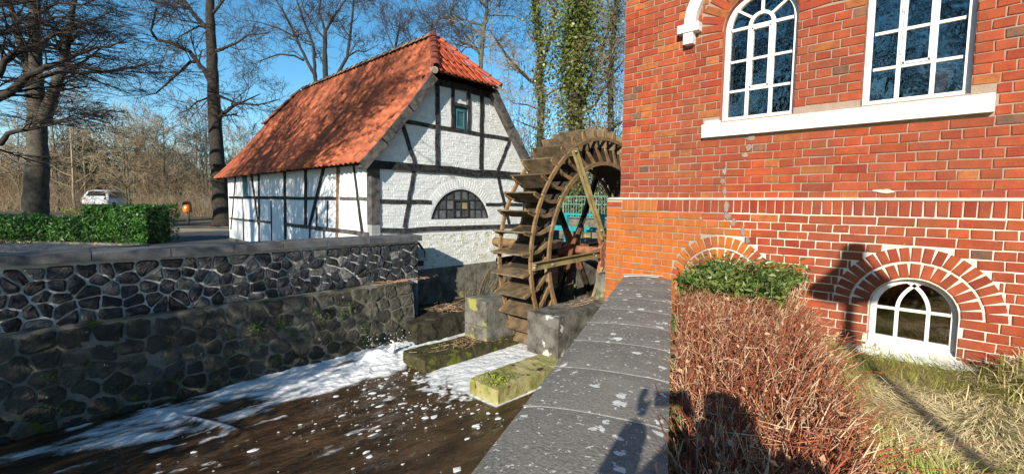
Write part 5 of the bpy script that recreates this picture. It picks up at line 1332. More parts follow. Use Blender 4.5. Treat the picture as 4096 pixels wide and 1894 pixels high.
def brush(name, n, xr, dr, hr_, rad, mat, seed, zoff=0, lean=.35, kids=2):
    """loose bare undergrowth: many thin leaning stems with side twigs"""
    g = np.random.default_rng(seed); x = g.uniform(*xr, n); dd = g.uniform(*dr, n)
    B = np.array([at(a, 800, b)[:] for a, b in zip(x, dd)]); B[:, 2] = zt(B[:, 0], B[:, 1])+zoff
    keep = ~((x > 335) & (x < 520) & (dd < 42)) if dr[0] < 40 else np.ones(n, bool)
    B = B[keep]; n = len(B); h = g.uniform(*hr_, n)*(.5+.8*vn(B[:, 0]*.35, B[:, 1]*.35)); D = np.stack([g.normal(0, lean, n), g.normal(0, lean, n), np.ones(n)], 1); D /= np.linalg.norm(D, axis=1, keepdims=True)
    T = B+D*h[:, None]*.55; T2 = T+(D+g.normal(0, .25, (n, 3)))*h[:, None]*.45
    S_ = [np.c_[B, T, np.full(n, rad), np.full(n, rad*.7)], np.c_[T, T2, np.full(n, rad*.7), np.full(n, rad*.3)]]
    for k in range(kids):
        f = g.uniform(.3, 1, (n, 1)); p = B+(T2-B)*f; q = p+(D*.5+g.normal(0, .6, (n, 3)))*h[:, None]*g.uniform(.15, .35, (n, 1))
        S_.append(np.c_[p, q, np.full(n, rad*.5), np.full(n, rad*.25)])
    V, F = tubes(np.concatenate(S_), 3); return tag(part_np(name, V, F, mat), kind='stuff')
brush('undergrowth', 1600, (-80, 930), (30.5, 44), (1.0, 2.6), .012, m_twigl, 1, kids=4)
brush('undergrowth', 1500, (-80, 1100), (32, 60), (1.2, 3.4), .014, m_twigr, 2, kids=4)
brush('undergrowth', 420, (560, 900), (29.6, 31.2), (.5, 1.2), .012, m_twigl, 3, kids=3, lean=.22)
brush('far_wood', 1500, (-300, 1250), (62, 110), (5, 12), .035, m_twig, 4, kids=6, lean=.22)
brush('far_wood', 1100, (-300, 1250), (60, 95), (3, 8), .03, m_twigl, 5, kids=6, lean=.25)
brush('far_wood', 1300, (1800, 2700), (32, 80), (4, 11), .028, m_twig, 6, kids=6, lean=.25)
brush('undergrowth', 700, (2050, 2600), (21, 34), (1, 3), .012, m_twigl, 7, kids=4)
def leafcloud(n, c, R, g, size, aspect, clump=1.2, up=0):
    P = g.normal(size=(n, 3)); P /= np.linalg.norm(P, axis=1, keepdims=True); rr = g.random((n, 1))**.45
    cl = .62+.7*vn(P[:, 0]*2.2*clump+7+P[:, 2], P[:, 1]*2.2*clump+3-P[:, 2])[:, None]
    P = np.array(c)+P*rr*cl*np.array(R); return leafcards(P, size*g.uniform(.6, 1.3, n), g, aspect)
def leafy(name, label, cat, base, c, R, n, size, aspect, mat, seed, trunk_r=.12, group=None, bark=None):
    t = thing(name, label, cat, base, group); mb = MB(); mb.tube([base, Vector(base).lerp(Vector(c), .5)+Vector((.1, 0, 0)), c], [trunk_r, trunk_r*.7, trunk_r*.2], 7); part('trunk', mb, bark or m_barkd, t)
    V, F = leafcloud(n, c, R, np.random.default_rng(seed), size, aspect); part_np('crown', V, F, mat, t, kind='stuff'); return t
for lab, x, y, dd, R, n, mt, s in (('dark evergreen tree behind the white car', 385, 640, 52, (3.4, 3.4, 4.8), 6000, m_dgreen, 1), ('dark evergreen shrub left of the white car', 300, 700, 50, (2.2, 2.2, 3.0), 2600, m_dgreen, 2),
        ('russet leaved round tree in the middle of the thicket', 620, 690, 54, (2.9, 2.9, 3.4), 4200, m_russet, 3), ('russet brown crown rising left of the dark evergreen', 330, 580, 60, (2.0, 2.0, 3.2), 1800, m_russet, 4),
        ('olive green loose shrub above the orange litter bin', 745, 790, 36, (2.3, 2.0, 1.6), 1500, m_dgreen, 5), ('dark evergreen at the left edge behind the thick tree', -20, 720, 58, (4, 4, 3.5), 3000, m_dgreen, 8)):
    c = at(x, y, dd); z = float(zt(np.array(c.x), np.array(c.y))); leafy('evergreen' if mt is m_dgreen else 'shrub', lab, 'tree' if mt is m_dgreen else 'shrub', (c.x, c.y, z), c, R, n, .26 if dd > 45 else .12, .5, mt, s)
# ---- laurel hedge across the street
t = thing('laurel_hedge', 'glossy green laurel hedge in front of the thick bare tree', 'hedge', at(330, 960, 17.2))
def hedge_points(a, b, th, h, n, g):
    """points near the front, top and end faces of a box that runs from a to b (depth th away from the viewer)"""
    a = np.array(a); b = np.array(b); u = b-a; L = np.linalg.norm(u); u /= L; w = np.array([-u[1], u[0], 0]); w = w if w@np.array(fh) > 0 else -w
    s = g.random(n)*L; f = g.random(n); P = np.zeros((n, 3)); dz = g.random(n)*h; dw = g.random(n)*th; inn = np.abs(g.normal(0, .10, n))
    bump = .42*(fbm(s*1.3, dz*1.8)-.5)+.03
    top = f > .62; end = (f > .52) & ~top
    k = np.where(top, dw, np.where(end, dw, inn-bump)); zz = np.where(top, h-inn+.42*(fbm(s*1.3, dw*2)-.5), dz); ss_ = np.where(end, L-inn+bump, s)
    nr = np.where(top[:, None], np.array([0, 0, 1.]), np.where(end[:, None], u, -w)); 
    return a+u*ss_[:, None]+w*k[:, None]+np.array([0, 0, 1.])*zz[:, None], nr
hg = np.random.default_rng(12)
A1, B1 = at(-260, 962, 18.2), at(410, 962, 17.3); A2, B2 = at(330, 965, 17.1), at(585, 950, 16.9)
A1.z = B1.z = A2.z = B2.z = -1.70
Pa, na = hedge_points(A1, B1, 1.5, .95, 5200, hg); Pb, nb = hedge_points(A2, B2, 1.6, 1.42, 4300, hg)
P = np.concatenate([Pa, Pb]); nn = np.concatenate([na, nb])
V, F = leafcards(P[250:], .145*hg.uniform(.7, 1.25, len(P)-250), hg, .42, nrm=nn[250:]*1.6); part_np('foliage', V, F, m_laurel, t, kind='stuff')
lm = []
for k in range(6): V, F = leafcards(np.zeros((1, 3)), .135, np.random.default_rng(k), .42, nrm=np.array([[-.4, -.5, .7]])*2); lm.append(np_mesh('leaf', V, F, m_laurel))
front = np.argsort((P@np.array(FW))+hg.normal(0, .3, len(P)))[:250]
for i in front: put('leaf', lm[int(i) % 6], t, tuple(P[i]-np.array(fh)*.03))
mb = MB()
for (a, b, th, h) in ((A1, B1, 1.3, .8), (A2, B2, 1.3, 1.2)):
    u = (b-a).normalized(); w = Vector((-u.y, u.x, 0)); w = w if w.dot(fh) > 0 else -w
    q = [a+w*.18+u*.1, b+w*.18-u*.18, b+w*th-u*.18, a+w*th+u*.1]; mb.prism(q, (0, 0, h))
part('dark_core', mb, m_dgreen, t)
segs = []
for k in range(160):
    f = hg.random(); a, b = (A1, B1) if k % 2 else (A2, B2); p = a.lerp(b, f)+Vector(fh)*hg.uniform(.05, .4); segs.append((*p, *(p+Vector((hg.normal(0, .1), hg.normal(0, .1), hg.uniform(.3, .9)))), .014, .006))
V, F = tubes(segs, 4); part_np('stems', V, F, m_barkd, t, kind='stuff')
V, F = leafcards(np.array([at(270+hg.uniform(-25, 45), 848+hg.uniform(-14, 10), 17.2)[:] for _ in range(70)]), .11, hg, .4); part_np('yellow_shoots', V, F, leafmat('yellow_leaf_mat', (.42, .38, .04), (.3, .32, .05)), t, kind='stuff')
# leaf litter below the hedge
P = []
for k in range(2200):
    f = hg.random(); p = A1.lerp(B2, f)-Vector(fh)*abs(hg.normal(0, .45)); P.append((p.x, p.y, -1.715+.03*hg.random()))
V, F = leafcards(np.array(P), .07, hg, .6, .25); tag(part_np('leaf_litter', V, F, [m_russet, m_laurel, m_straw], mi=hg.integers(0, 3, len(F))), kind='stuff')
# pavers and kerb before the hedge
m_paver = M('grey_paver_mat', (.13, .13, .14), (.09, .09, .10), 5, .9, .2, .2, .4, 40)
pm = MB(); pm.prism([(-.095, -.095, 0), (.095, -.095, 0), (.095, .095, 0), (-.095, .095, 0)], (0, 0, .05)); pmesh = pm.mesh('paver', m_paver)
pv = thing('paved_strip', 'strip of small grey square pavers between the stone wall and the hedge', 'pavement', at(180, 990, 15)); pv.location.z = -1.74; ORG[pv.name] = pv.location.copy()
u = (B1-A1).normalized(); w = Vector((-u.y, u.x, 0)); w = w if w.dot(fh) > 0 else -w
o0 = at(0, 985, 15.3); o0.z = -1.735
for i in range(-2, 22):
    for j in range(-5, 6):
        p = o0+u*(i*.2+(.1 if j % 2 else 0))+w*j*.2; put('paver', pmesh, pv, p+Vector((0, 0, rngs.uniform(.012, .02))), (0, 0, atan2(u.y, u.x)+rngs.uniform(-.015, .015)))
kb = MB(); q = [o0+u*(4.2)+w*(-.6), o0+u*4.32+w*(-.6), o0+u*4.32+w*1.3, o0+u*4.2+w*1.3]; kb.prism(q, (0, 0, .12)); part('kerb_stone', kb, m_conc, pv)
for i in range(9): kb = MB(); q = [o0+u*(-.4+i*.5)+w*1.25, o0+u*(.09+i*.5)+w*1.25, o0+u*(.09+i*.5)+w*1.37, o0+u*(-.4+i*.5)+w*1.37]; kb.prism(q, (0, 0, .12)); part('kerb_stone', kb, m_conc, pv)
# ---- brown clipped hedge right of the parapet
m_tw1 = M('red_brown_twig_mat', (.38, .125, .06), (.20, .065, .038), 30, .8, .2, .35, 0)
m_tw2 = M('tan_twig_mat', (.64, .42, .26), (.46, .28, .16), 30, .8, .2, .3, 0)
m_deadl = leafmat('dry_brown_leaf_mat', (.55, .30, .17), (.68, .45, .28), .25, .7, .2, .35)
bh = thing('brown_hedge', 'clipped leafless hedge of reddish brown twigs beside the grey parapet', 'hedge', (2.8, .9, -1.42))
bg_ = np.random.default_rng(44); segs1, segs2, LP_ = [], [], []
def hw(s): return np.interp(s, [-1.4, .3, 1.2, 2.3, 3.6, 4.3], [.60, .64, .78, .98, 1.20, 1.12])     # width along the parapet
nb_ = 5600
for k in range(nb_):
    s = bg_.uniform(-1.2, 3.95); t_ = bg_.uniform(.07, 1)*hw(s); q = P_A+P_D*s-P_N*(.61+t_)
    e = min(t_, hw(s)-t_)/.25; topz = -.90+.05*(float(vn(np.array(s*3), np.array(t_*4)))-.5)-.10*max(0, 1-(hw(s)-t_)/.3)**2-.06*max(0, (s-3.4))
    zb = bg_.uniform(-1.35, topz-.1) if bg_.random() < .55 else topz-bg_.uniform(.1, .35)
    p = Vector((q.x, q.y, zb)); dv = Vector((bg_.normal(0, .24), bg_.normal(0, .24), 1))
    if hw(s)-t_ < .22: dv += Vector((-P_N.x, -P_N.y, 0))*bg_.uniform(.1, .9)
    if s > 3.6: dv += Vector((P_D.x, P_D.y, 0))*bg_.uniform(0, .4)
    dv.normalize(); L = min(bg_.uniform(.12, .42), max(.06, (topz+.03-zb)/max(dv.z, .3))); r = bg_.uniform(.0018, .0056)
    tgt = segs1 if bg_.random() < .68 else segs2
    m_ = p+dv*L*.5+Vector(bg_.normal(0, .012, 3)); e_ = p+dv*L+Vector(bg_.normal(0, .02, 3))
    tgt.append((*p, *m_, r, r*.85)); tgt.append((*m_, *e_, r*.85, r*.5))
    for j in range(3):
        a = p.lerp(e_, bg_.uniform(.2, .95)); b = a+(dv*.5+Vector(bg_.normal(0, .6, 3))).normalized()*bg_.uniform(.03, .13); b.z = min(b.z, topz+.05); tgt.append((*a, *b, r*.6, r*.35))
    if bg_.random() < .20: LP_.append(e_ if bg_.random() < .5 else m_)
V, F = tubes(segs1, 3); part_np('twigs', V, F, m_tw1, bh, kind='stuff'); V, F = tubes(segs2, 3); part_np('pale_twigs', V, F, m_tw2, bh, kind='stuff')
V, F = leafcards(np.array([p[:] for p in LP_]), bg_.uniform(.018, .045, len(LP_)), bg_, .55); part_np('dead_leaves', V, F, m_deadl, bh, kind='stuff')
st_ = []
for k in range(26):
    s = bg_.uniform(-1, 3.9); t_ = bg_.uniform(.15, .85)*hw(s); q = P_A+P_D*s-P_N*(.61+t_); st_.append((q.x, q.y, -1.5, q.x+bg_.normal(0, .08), q.y+bg_.normal(0, .08), -1.1, .014, .008))
V, F = tubes(st_, 5); part_np('stems', V, F, m_barkd, bh)
# long stray shoots leaning over the grass
ls = []
for k in range(46):
    s = bg_.uniform(-.6, 2.6); q = P_A+P_D*s-P_N*(.61+hw(s)-.05); p = Vector((q.x, q.y, bg_.uniform(-1.3, -.98))); dv = (Vector((-P_N.x, -P_N.y, 0))*bg_.uniform(.5, 1)+Vector((P_D.x, P_D.y, 0))*bg_.normal(0, .5)+Vector((0, 0, bg_.uniform(-.1, .5)))).normalized()
    L = bg_.uniform(.2, .5); m_ = p+dv*L*.5; e_ = m_+(dv+Vector(bg_.normal(0, .2, 3))).normalized()*L*.5; ls += [(*p, *m_, .003, .0022), (*m_, *e_, .0022, .001)]
    for j in range(3): a = p.lerp(e_, bg_.uniform(.4, .95)); b = a+(dv+Vector(bg_.normal(0, .6, 3))).normalized()*.09; ls.append((*a, *b, .0016, .0008))
V, F = tubes(ls, 3); part_np('stray_shoots', V, F, m_tw1, bh, kind='stuff')
P = []
for k in range(130): s = bg_.uniform(.2, 3.4); q = P_A+P_D*s-P_N*(.625+abs(bg_.normal(0, .05))); P.append((q.x, q.y, bg_.uniform(-1.3, -1.0)))
V, F = leafcards(np.array(P), bg_.uniform(.03, .06, len(P)), bg_, .8); part_np('ivy', V, F, leafmat('bright_ivy_mat', (.05, .15, .03), (.09, .2, .04)), bh, kind='stuff')
# evergreen privet behind it, against the wall
pg = np.random.default_rng(45); gs = thing('privet_bush', 'clipped evergreen bush with narrow green leaves below the basement arch', 'bush', (5.2, 1.7, -1.40))
n = 5200; x = pg.uniform(4.55, 5.62, n); y = pg.uniform(1.0, 2.02, n); top = pg.random(n) < .55
zt_ = -.72-.04*(fbm(x*5, y*5)-.5)*3-.05*np.clip((4.9-x)/.4, 0, 1); z = np.where(top, zt_+np.abs(pg.normal(0, .045, n))*np.where(pg.random(n) < .3, 1.6, -.6), pg.uniform(-1.2, -.75, n)); x = np.where(top, x, np.where(pg.random(n) < .6, 4.62+np.abs(pg.normal(0, .08, n)), x)); 
V, F = leafcards(np.stack([x, y, z], 1), pg.uniform(.05, .09, n), pg, .34, .8); part_np('foliage', V, F, leafmat('privet_leaf_mat', (.075, .125, .025), (.19, .23, .06), .2, .4, .4, .5), gs, kind='stuff')
segs = []
for k in range(700):
    p = Vector((pg.uniform(4.6, 5.6), pg.uniform(1.0, 2.02), pg.uniform(-1.4, -.85))); q = p+Vector((pg.normal(0, .05), pg.normal(0, .05), pg.uniform(.08, .22))); q.z = min(q.z, -.67); segs.append((*p, *q, .004, .002))
V, F = tubes(segs, 3); part_np('stems', V, F, m_tw2, gs, kind='stuff')
# ---- rough winter grass
gg = np.random.default_rng(46); n = 46000
s = gg.uniform(-1.6, 5.9, n); t_ = gg.uniform(.3, 4.2, n); q = np.array([P_A.x, P_A.y])+np.outer(s, [P_D.x, P_D.y])-np.outer(.6+t_, [P_N.x, P_N.y])
ok = (q[:, 0] < XP-.02) & (t_ > hw(s)-.25); q = q[ok]; n = len(q)
zb = znear(q[:, 0], q[:, 1]); green = (fbm(q[:, 0]*1.1+5, q[:, 1]*1.4, 3)+gg.normal(0, .05, n)-.25*np.exp(-((q[:, 0]-5.2)/.35)**2-((q[:, 1]-.4)/.3)**2)*-1) > .60
flow = 2*pi*fbm(q[:, 0]*.9, q[:, 1]*.9+3, 2)*1.3; L = gg.uniform(.07, .24, n)*np.where(green, .9, 1.1); el = np.where(green, gg.uniform(.3, 1.2, n), np.abs(gg.normal(.12, .25, n)))
flow = flow+gg.normal(0, .5, n); D = np.stack([np.cos(flow)*np.cos(el), np.sin(flow)*np.cos(el), np.sin(el)], 1)
B = np.stack([q[:, 0], q[:, 1], zb+gg.uniform(-.005, .03, n)], 1); Sd = np.stack([-np.sin(flow), np.cos(flow), 0*flow], 1)*gg.uniform(.0016, .0035, n)[:, None]
Mid = B+D*L[:, None]*.55; Tip = Mid+(D+np.array([0, 0, -.55]))*L[:, None]*.45; Tip[:, 2] = np.maximum(Tip[:, 2], zb+.004)
V = np.stack([B-Sd, B+Sd, Mid+Sd*.8, Mid-Sd*.8, Tip+Sd*.2, Tip-Sd*.2], 1).reshape(-1, 3); b6 = (np.arange(n)*6)[:, None]
F = np.concatenate([b6+np.array([[0, 1, 2, 3]]), b6+np.array([[3, 2, 4, 5]])]); tag(part_np('grass', V, F, [m_straw, m_grass], mi=np.r_[green, green].astype(int)), kind='stuff')
n = 1500; q = np.stack([gg.normal(5.25, .22, n), gg.normal(-.78, .20, n)], 1); q = q[q[:, 0] < XP-.03]; n = len(q); zb = znear(q[:, 0], q[:, 1]); a = gg.normal(2.6, .9, n); el = gg.uniform(.5, 1.45, n); L = gg.uniform(.16, .38, n)
D = np.stack([np.cos(a)*np.cos(el), np.sin(a)*np.cos(el), np.sin(el)], 1); B = np.stack([q[:, 0], q[:, 1], zb], 1); Sd = np.stack([-np.sin(a), np.cos(a), 0*a], 1)*.0035
Mid = B+D*L[:, None]*.6; Tip = Mid+(D+np.array([-.25, .1, -.6]))*L[:, None]*.5; V = np.stack([B-Sd, B+Sd, Mid+Sd*.8, Mid-Sd*.8, Tip+Sd*.2, Tip-Sd*.2], 1).reshape(-1, 3); b6 = (np.arange(n)*6)[:, None]
F = np.concatenate([b6+np.array([[0, 1, 2, 3]]), b6+np.array([[3, 2, 4, 5]])]); gm_ = (gg.random(n) < .4).astype(int); tag(part_np('grass_tuft', V, F, [m_straw, m_grass], mi=np.r_[gm_, gm_]), 'tall straw coloured grass tuft against the brick wall at the right edge', 'grass tuft')
# ---- little ferns and weeds in the wall joints
FERNS = []
def onwall(x, y, Y): r = FW+RT*((x-2048)/FPX)-UP*((y-947)/FPX); return r*(Y/r.y)
wf = np.random.default_rng(47); WMESH = []
for k in range(4):
    P = wf.normal(0, 1, (26, 3))*np.array([.05, .02, .05])+np.array([0, -.03, 0]); V, F = leafcards(P, wf.uniform(.025, .05, 26), wf, .75); WMESH.append(np_mesh('wall_fern', V, F, leafmat('fern_mat%d' % k, (.07, .17, .02), (.12, .22, .03)) if k == 0 else bpy.data.materials['fern_mat0']))
for i, (a, b) in enumerate([(252,708),(518,778),(580,775),(733,752),(862,733),(272,905),(190,888),(825,800),(1225,485),(1340,470),(1390,500),(1100,530)]):
    p = onwall(a*.8345, 900+b*.8345, 8.76); FERNS.append(put('wall_fern', WMESH[i % 4], None, p, (0, wf.uniform(0, 6), 0)))
for i, (a, b) in enumerate([(760,680),(825,715),(960,690),(1145,830),(1160,890),(1130,790),(270,965),(860,915),(1015,630),(450,770),(245,790)]):
    p = onwall(900+a*.487, 920+b*.487, 8.76); FERNS.append(put('wall_fern', WMESH[i % 4], None, p, (0, wf.uniform(0, 6), 0)))
NTH = 'leftmost,second,third,fourth,fifth,sixth,seventh,eighth,ninth,tenth,eleventh,twelfth'.split(',')
FERNS.sort(key=lambda o: o.location.x); nf = len(FERNS)
for i, o in enumerate(FERNS):
    j = i if i < 12 else nf-1-i
    tag(o, 'small green fern on the dark lower stone wall, '+('leftmost of all' if i == 0 else 'rightmost of all' if i == nf-1 else NTH[j]+(' from the left' if i < 12 else ' from its right end')), 'fern', 'ferns in the lower stone wall')
V, F = leafcards(np.stack([wf.normal(5.05, .09, 420), wf.normal(5.22, .12, 420), -2.93+np.abs(wf.normal(0, .03, 420))], 1), wf.uniform(.025, .06, 420), wf, .3, 1.6); tag(part_np('weed_tuft', V, F, m_grass), 'bright green weed tuft growing on the near mossy block', 'weed')
def litter(nm, lab, n, c, sd_, mat, seed):
    g = np.random.default_rng(seed); P = g.normal(0, 1, (n, 3))*np.array(sd_)+np.array(c); P[:, 2] = c[2]+np.abs(g.normal(0, sd_[2], n)); D = g.normal(0, 1, (n, 3))*np.array([.13, .07, .025]); 
    V, F = tubes(np.c_[P-D/2, P+D/2, np.full(n, .004), np.full(n, .003)], 3); return tag(part_np(nm, V, F, mat), kind='stuff')
litter('dry_twigs', '', 160, (6.9, 8.75, -2.66), (.35, .25, .06), m_tw2, 1); litter('dry_twigs', '', 120, (5.6, 8.80, -1.80), (.35, .05, .02), m_tw2, 2); litter('dry_twigs', '', 90, (6.0, 7.15, -2.94), (.4, .18, .01), m_tw2, 3); litter('dry_twigs', '', 120, (8.2, 5.55, -2.13), (.6, .12, .01), m_tw2, 4)
sg = []
for k in range(40): p = Vector((wf.uniform(8.0, 9.6), wf.uniform(9.3, 9.7), -2.66)); q = p+Vector((wf.normal(0, .2), wf.normal(-.1, .1), wf.uniform(.3, .95))); sg += [(*p, *q, .006, .003)]; sg += [(*p.lerp(q, .6), *(q+Vector(wf.normal(0, .15, 3))), .003, .002)]
V, F = tubes(sg, 3); tag(part_np('dry_brush', V, F, m_twigl), 'dry leafless brush growing on the ledge beside the wheel', 'brush')
# ------------------------------------------------------------------ litter bin, cars
m_orange = M('orange_plastic_mat', (.62, .17, .02), (.5, .13, .02), 5, .45, .4, 0, .1, 20)
b0 = at(751, 887, 25.5); b0.z = float(zt(np.array(b0.x), np.array(b0.y))); bz = at(751, 848, 25.5).z
t = thing('litter_bin', 'orange litter bin on a grey post at the edge of the street', 'litter bin', b0)
mb = MB(); mb.lathe([(0, 0), (.21, 0), (.225, .03), (.235, .12), (.225, .42), (.20, .54), (.14, .60), (0, .62)], (b0.x, b0.y, bz), 18); part('body', mb, m_orange, t, smooth=True)
mb = MB(); mb.tube([(b0.x, b0.y, b0.z), (b0.x, b0.y, bz)], .04, 8); mb.tube([(b0.x+.1, b0.y+.08, b0.z), (b0.x+.1, b0.y+.08, bz)], .02, 6); part('post', mb, m_conc, t)
bq = Vector((b0.x, b0.y, bz))-fh*.215
mb = MB(); mb.prism([bq+rt*x+Vector((0, 0, z)) for x, z in ((-.12, .44), (.12, .44), (.1, .53), (-.1, .53))], fh*.05-Vector((0, 0, 0))); part('opening', mb, m_dark, t)
mb = MB(); c = bq+rt*.07+Vector((0, 0, .25))-fh*.02; mb.tube([c, c+fh*.02], .06, 12); part('sticker', mb, m_white, t)
m_car = M('white_car_paint_mat', (.80, .80, .82), (.78, .78, .80), 2, .25, .5, 0, 0); m_cg = M('car_glass_mat', (.02, .022, .025), None, 2, .08, .6, 0, 0); m_tyre = M('tyre_mat', (.02, .02, .02), None, 4, .9, .2, 0, .2); m_tail = M('tail_light_mat', (.35, .02, .02), None, 4, .3, .5, 0, 0); m_alu = M('wheel_rim_mat', (.5, .5, .52), None, 4, .35, .6, 0, 0)
def car(loc, rot, label, mat):
    t = thing('parked_car', label, 'car', loc); t.rotation_euler = (0, 0, rot); L0 = Vector(loc)
    prof_ = [(-2.2, .35), (-2.28, .62), (-2.25, .95), (-2.1, 1.08), (-1.75, 1.55), (-1.2, 1.66), (.2, 1.64), (.75, 1.45), (1.25, 1.08), (2.0, .95), (2.25, .72), (2.28, .4)]
    mb = MB(); V = []; n = len(prof_)
    wid = lambda z: .91 if z < 1.0 else .91-.28*(z-1.0)/.66
    for sx in (-1, -.93, .93, 1):
        for y, z in prof_: V.append((sx*wid(z) if abs(sx) == 1 else sx*wid(z), y*(1 if abs(sx) < 1 else .985), z+(0 if abs(sx) == 1 else .02*(z > .9))))
    F = []
    for a in range(3):
        for i in range(n-1): F.append((a*n+i, a*n+i+1, (a+1)*n+i+1, (a+1)*n+i))
        F.append((a*n, (a+1)*n, (a+1)*n+n-1, a*n+n-1))
    F += [tuple(range(n-1, -1, -1)), tuple(range(3*n, 4*n))]; mb.add([Vector(v)+L0 for v in V], F); part('body', mb, mat, t)
    def pan(nm, P, m, ext): mb = MB(); mb.prism([Vector(p)+L0 for p in P], ext); return part(nm, mb, m, t)
    pan('rear_window', [(-.62, -2.06, 1.16), (.62, -2.06, 1.16), (.52, -1.80, 1.54), (-.52, -1.80, 1.54)], m_cg, (0, -.045, .02))
    pan('windscreen', [(-.62, 1.2, 1.14), (.62, 1.2, 1.14), (.52, .78, 1.46), (-.52, .78, 1.46)], m_cg, (0, .03, .03))
    for s in (-1, 1):
        for y0, y1, y2, y3 in ((-1.75, -.75, -.75, -1.5), (-.68, .35, .3, -.68), (.42, 1.05, .62, .38)):
            x0, x1 = s*.895, s*.735; pan('side_window', [(x0, y0, 1.06), (x0, y1, 1.06), (x1, y2, 1.53), (x1, y3, 1.53)], m_cg, (s*.02, 0, .006))
        pan('tail_light', [(s*.62, -2.27, .88), (s*.88, -2.22, .88), (s*.86, -2.16, 1.04), (s*.62, -2.2, 1.04)], m_tail, (0, -.03, 0))
        pan('headlight', [(s*.55, 2.24, .7), (s*.86, 2.16, .7), (s*.84, 2.1, .86), (s*.55, 2.18, .86)], m_alu, (0, .04, 0))
        for y in (-1.38, 1.42):
            mb = MB(); c = Vector((s*.86, y, .34))+L0; mb.tube([c-Vector((s*.12, 0, 0)), c+Vector((s*.06, 0, 0))], .34, 18); w = part('wheel', mb, m_tyre, t)
            mb = MB(); mb.tube([c+Vector((s*.04, 0, 0)), c+Vector((s*.075, 0, 0))], .21, 14); part('rim', mb, m_alu, w)
    pan('number_plate', [(-.26, -2.275, .60), (.26, -2.275, .60), (.26, -2.275, .71), (-.26, -2.275, .71)], m_white, (0, -.02, 0)); pan('rear_bumper', [(-.88, -2.24, .33), (.88, -2.24, .33), (.88, -2.24, .5), (-.88, -2.24, .5)], m_tyre, (0, -.05, 0))
    return t
def cpos(x, d, dz=0): p = at(x, 800, d); p.z = float(zt(np.array(p.x), np.array(p.y)))+dz; return p
car(cpos(437, 39, .0), radians(-28), 'white car seen from behind above the laurel hedge', m_car)
car(cpos(680, 56, .1), radians(60), 'white car half hidden in the thicket left of the litter bin', m_car)
car(cpos(880, 50, .1), radians(20), 'white car partly hidden by the trunk at the house corner', m_car)
car(cpos(325, 66, .2), radians(80), 'distant pale car left of the dark evergreen tree', m_car)
car(cpos(528, 66, .2), radians(75), 'distant pale car behind the thin tree stems', m_car)
# ------------------------------------------------------------------ behind the camera: what throws the long shadows
lp = Vector((5.8-7.2*cos(SUN_AZ), .69-7.2*sin(SUN_AZ), -1.80))
t = thing('street_lamp', 'park lamp with a conical shade standing behind the viewer', 'street lamp', lp)
mb = MB(); mb.lathe([(0, 0), (.11, 0), (.11, .5), (.07, .6), (.05, 1.0), (.045, 3.2), (.075, 3.26), (.075, 3.40), (.045, 3.46), (.045, 3.86)], lp, 12); part('pole', mb, m_iron, t)
mb = MB(); mb.lathe([(.345, 3.86), (.355, 3.88), (.22, 4.02), (.115, 4.15), (.105, 4.26), (.085, 4.33), (0, 4.35)], lp, 20); part('shade', mb, m_iron, t)
mb = MB(); mb.lathe([(0, 3.74), (.09, 3.76), (.10, 3.86), (0, 3.87)], lp, 12); part('globe', mb, m_white, t)
# photographer
m_coat = M('dark_coat_mat', (.03, .035, .05), None, 6, .9, .2, 0, .3); m_skin = M('skin_mat', (.50, .28, .2), None, 4, .6, .3, 0, .1); m_hair = M('hair_mat', (.05, .035, .025), None, 20, .8, .3, 0, .3); m_jean = M('denim_mat', (.05, .07, .12), None, 8, .9, .2, 0, .2)
def skin_obj(name, verts, edges, radii, mat, parent, sub=2):
    me = bpy.data.meshes.new(name); me.from_pydata([tuple(v) for v in verts], edges, []); me.materials.append(mat); o = put(name, me, parent, (0, 0, 0)); o.location = -org(parent)
    m = o.modifiers.new('skin', 'SKIN'); m.use_smooth_shade = True
    for i, r in enumerate(radii): sv = me.skin_vertices[0].data[i]; sv.radius = (r, r) if not hasattr(r, '__len__') else r; sv.use_root = i == 0
    o.modifiers.new('sub', 'SUBSURF').levels = sub; o.modifiers['sub'].render_levels = sub; return o
sh = Vector((cos(SUN_AZ), sin(SUN_AZ), 0)); sr_ = Vector((sh.y, -sh.x, 0)); B0 = -sh*.42+sr_*.24      # stance: behind and right of the lens
zf = -1.56; pt = lambda f, r, z: B0+sh*f+sr_*r+Vector((0, 0, z))
man = thing('person', 'photographer in a dark coat holding up a phone behind the viewpoint', 'person', (B0.x, B0.y, zf))
ph = Vector((-.02, .10, .02)); hl_ = -FW*.05+Vector((0, 0, .0))-RT*.15; hrr = -FW*.03+Vector((0, 0, -.015))+RT*.075
Vb = [pt(0, 0, -.66), pt(0, 0, -.48), pt(0, 0, -.30), pt(0, 0, -.16), pt(.01, 0, -.05), pt(.03, 0, .06), pt(.03, 0, .15),
      pt(0, -.17, -.05), pt(.08, -.46, -.42), hl_-FW*.05+Vector((0, 0, -.06)), pt(0, .24, -.07), pt(.10, .44, -.30), hrr-FW*.06+Vector((0, 0, -.06)),
      pt(0, -.09, -.74), pt(.02, -.10, -1.13), pt(-.01, -.11, -1.48), pt(.13, -.12, -1.53), pt(0, .09, -.74), pt(.02, .10, -1.13), pt(-.01, .11, -1.48), pt(.13, .12, -1.53)]
Eb = [(0,1),(1,2),(2,3),(3,4),(4,5),(5,6),(3,7),(7,8),(8,9),(3,10),(10,11),(11,12),(0,13),(13,14),(14,15),(15,16),(0,17),(17,18),(18,19),(19,20)]
Rb = [(.20,.15),(.20,.15),(.21,.15),(.19,.13),(.10,.10),(.115,.115),(.10,.10),.10,.085,.05,.10,.085,.045,.095,.065,.045,.04,.095,.065,.045,.04]
skin_obj('body', Vb, Eb, Rb, m_coat, man)
mb = MB(); c_ = pt(.035, 0, .085)
for i in range(1): mb.lathe([(0, -.11), (.05, -.09), (.08, -.02), (.088, .04), (.07, .09), (0, .115)], c_, 14)
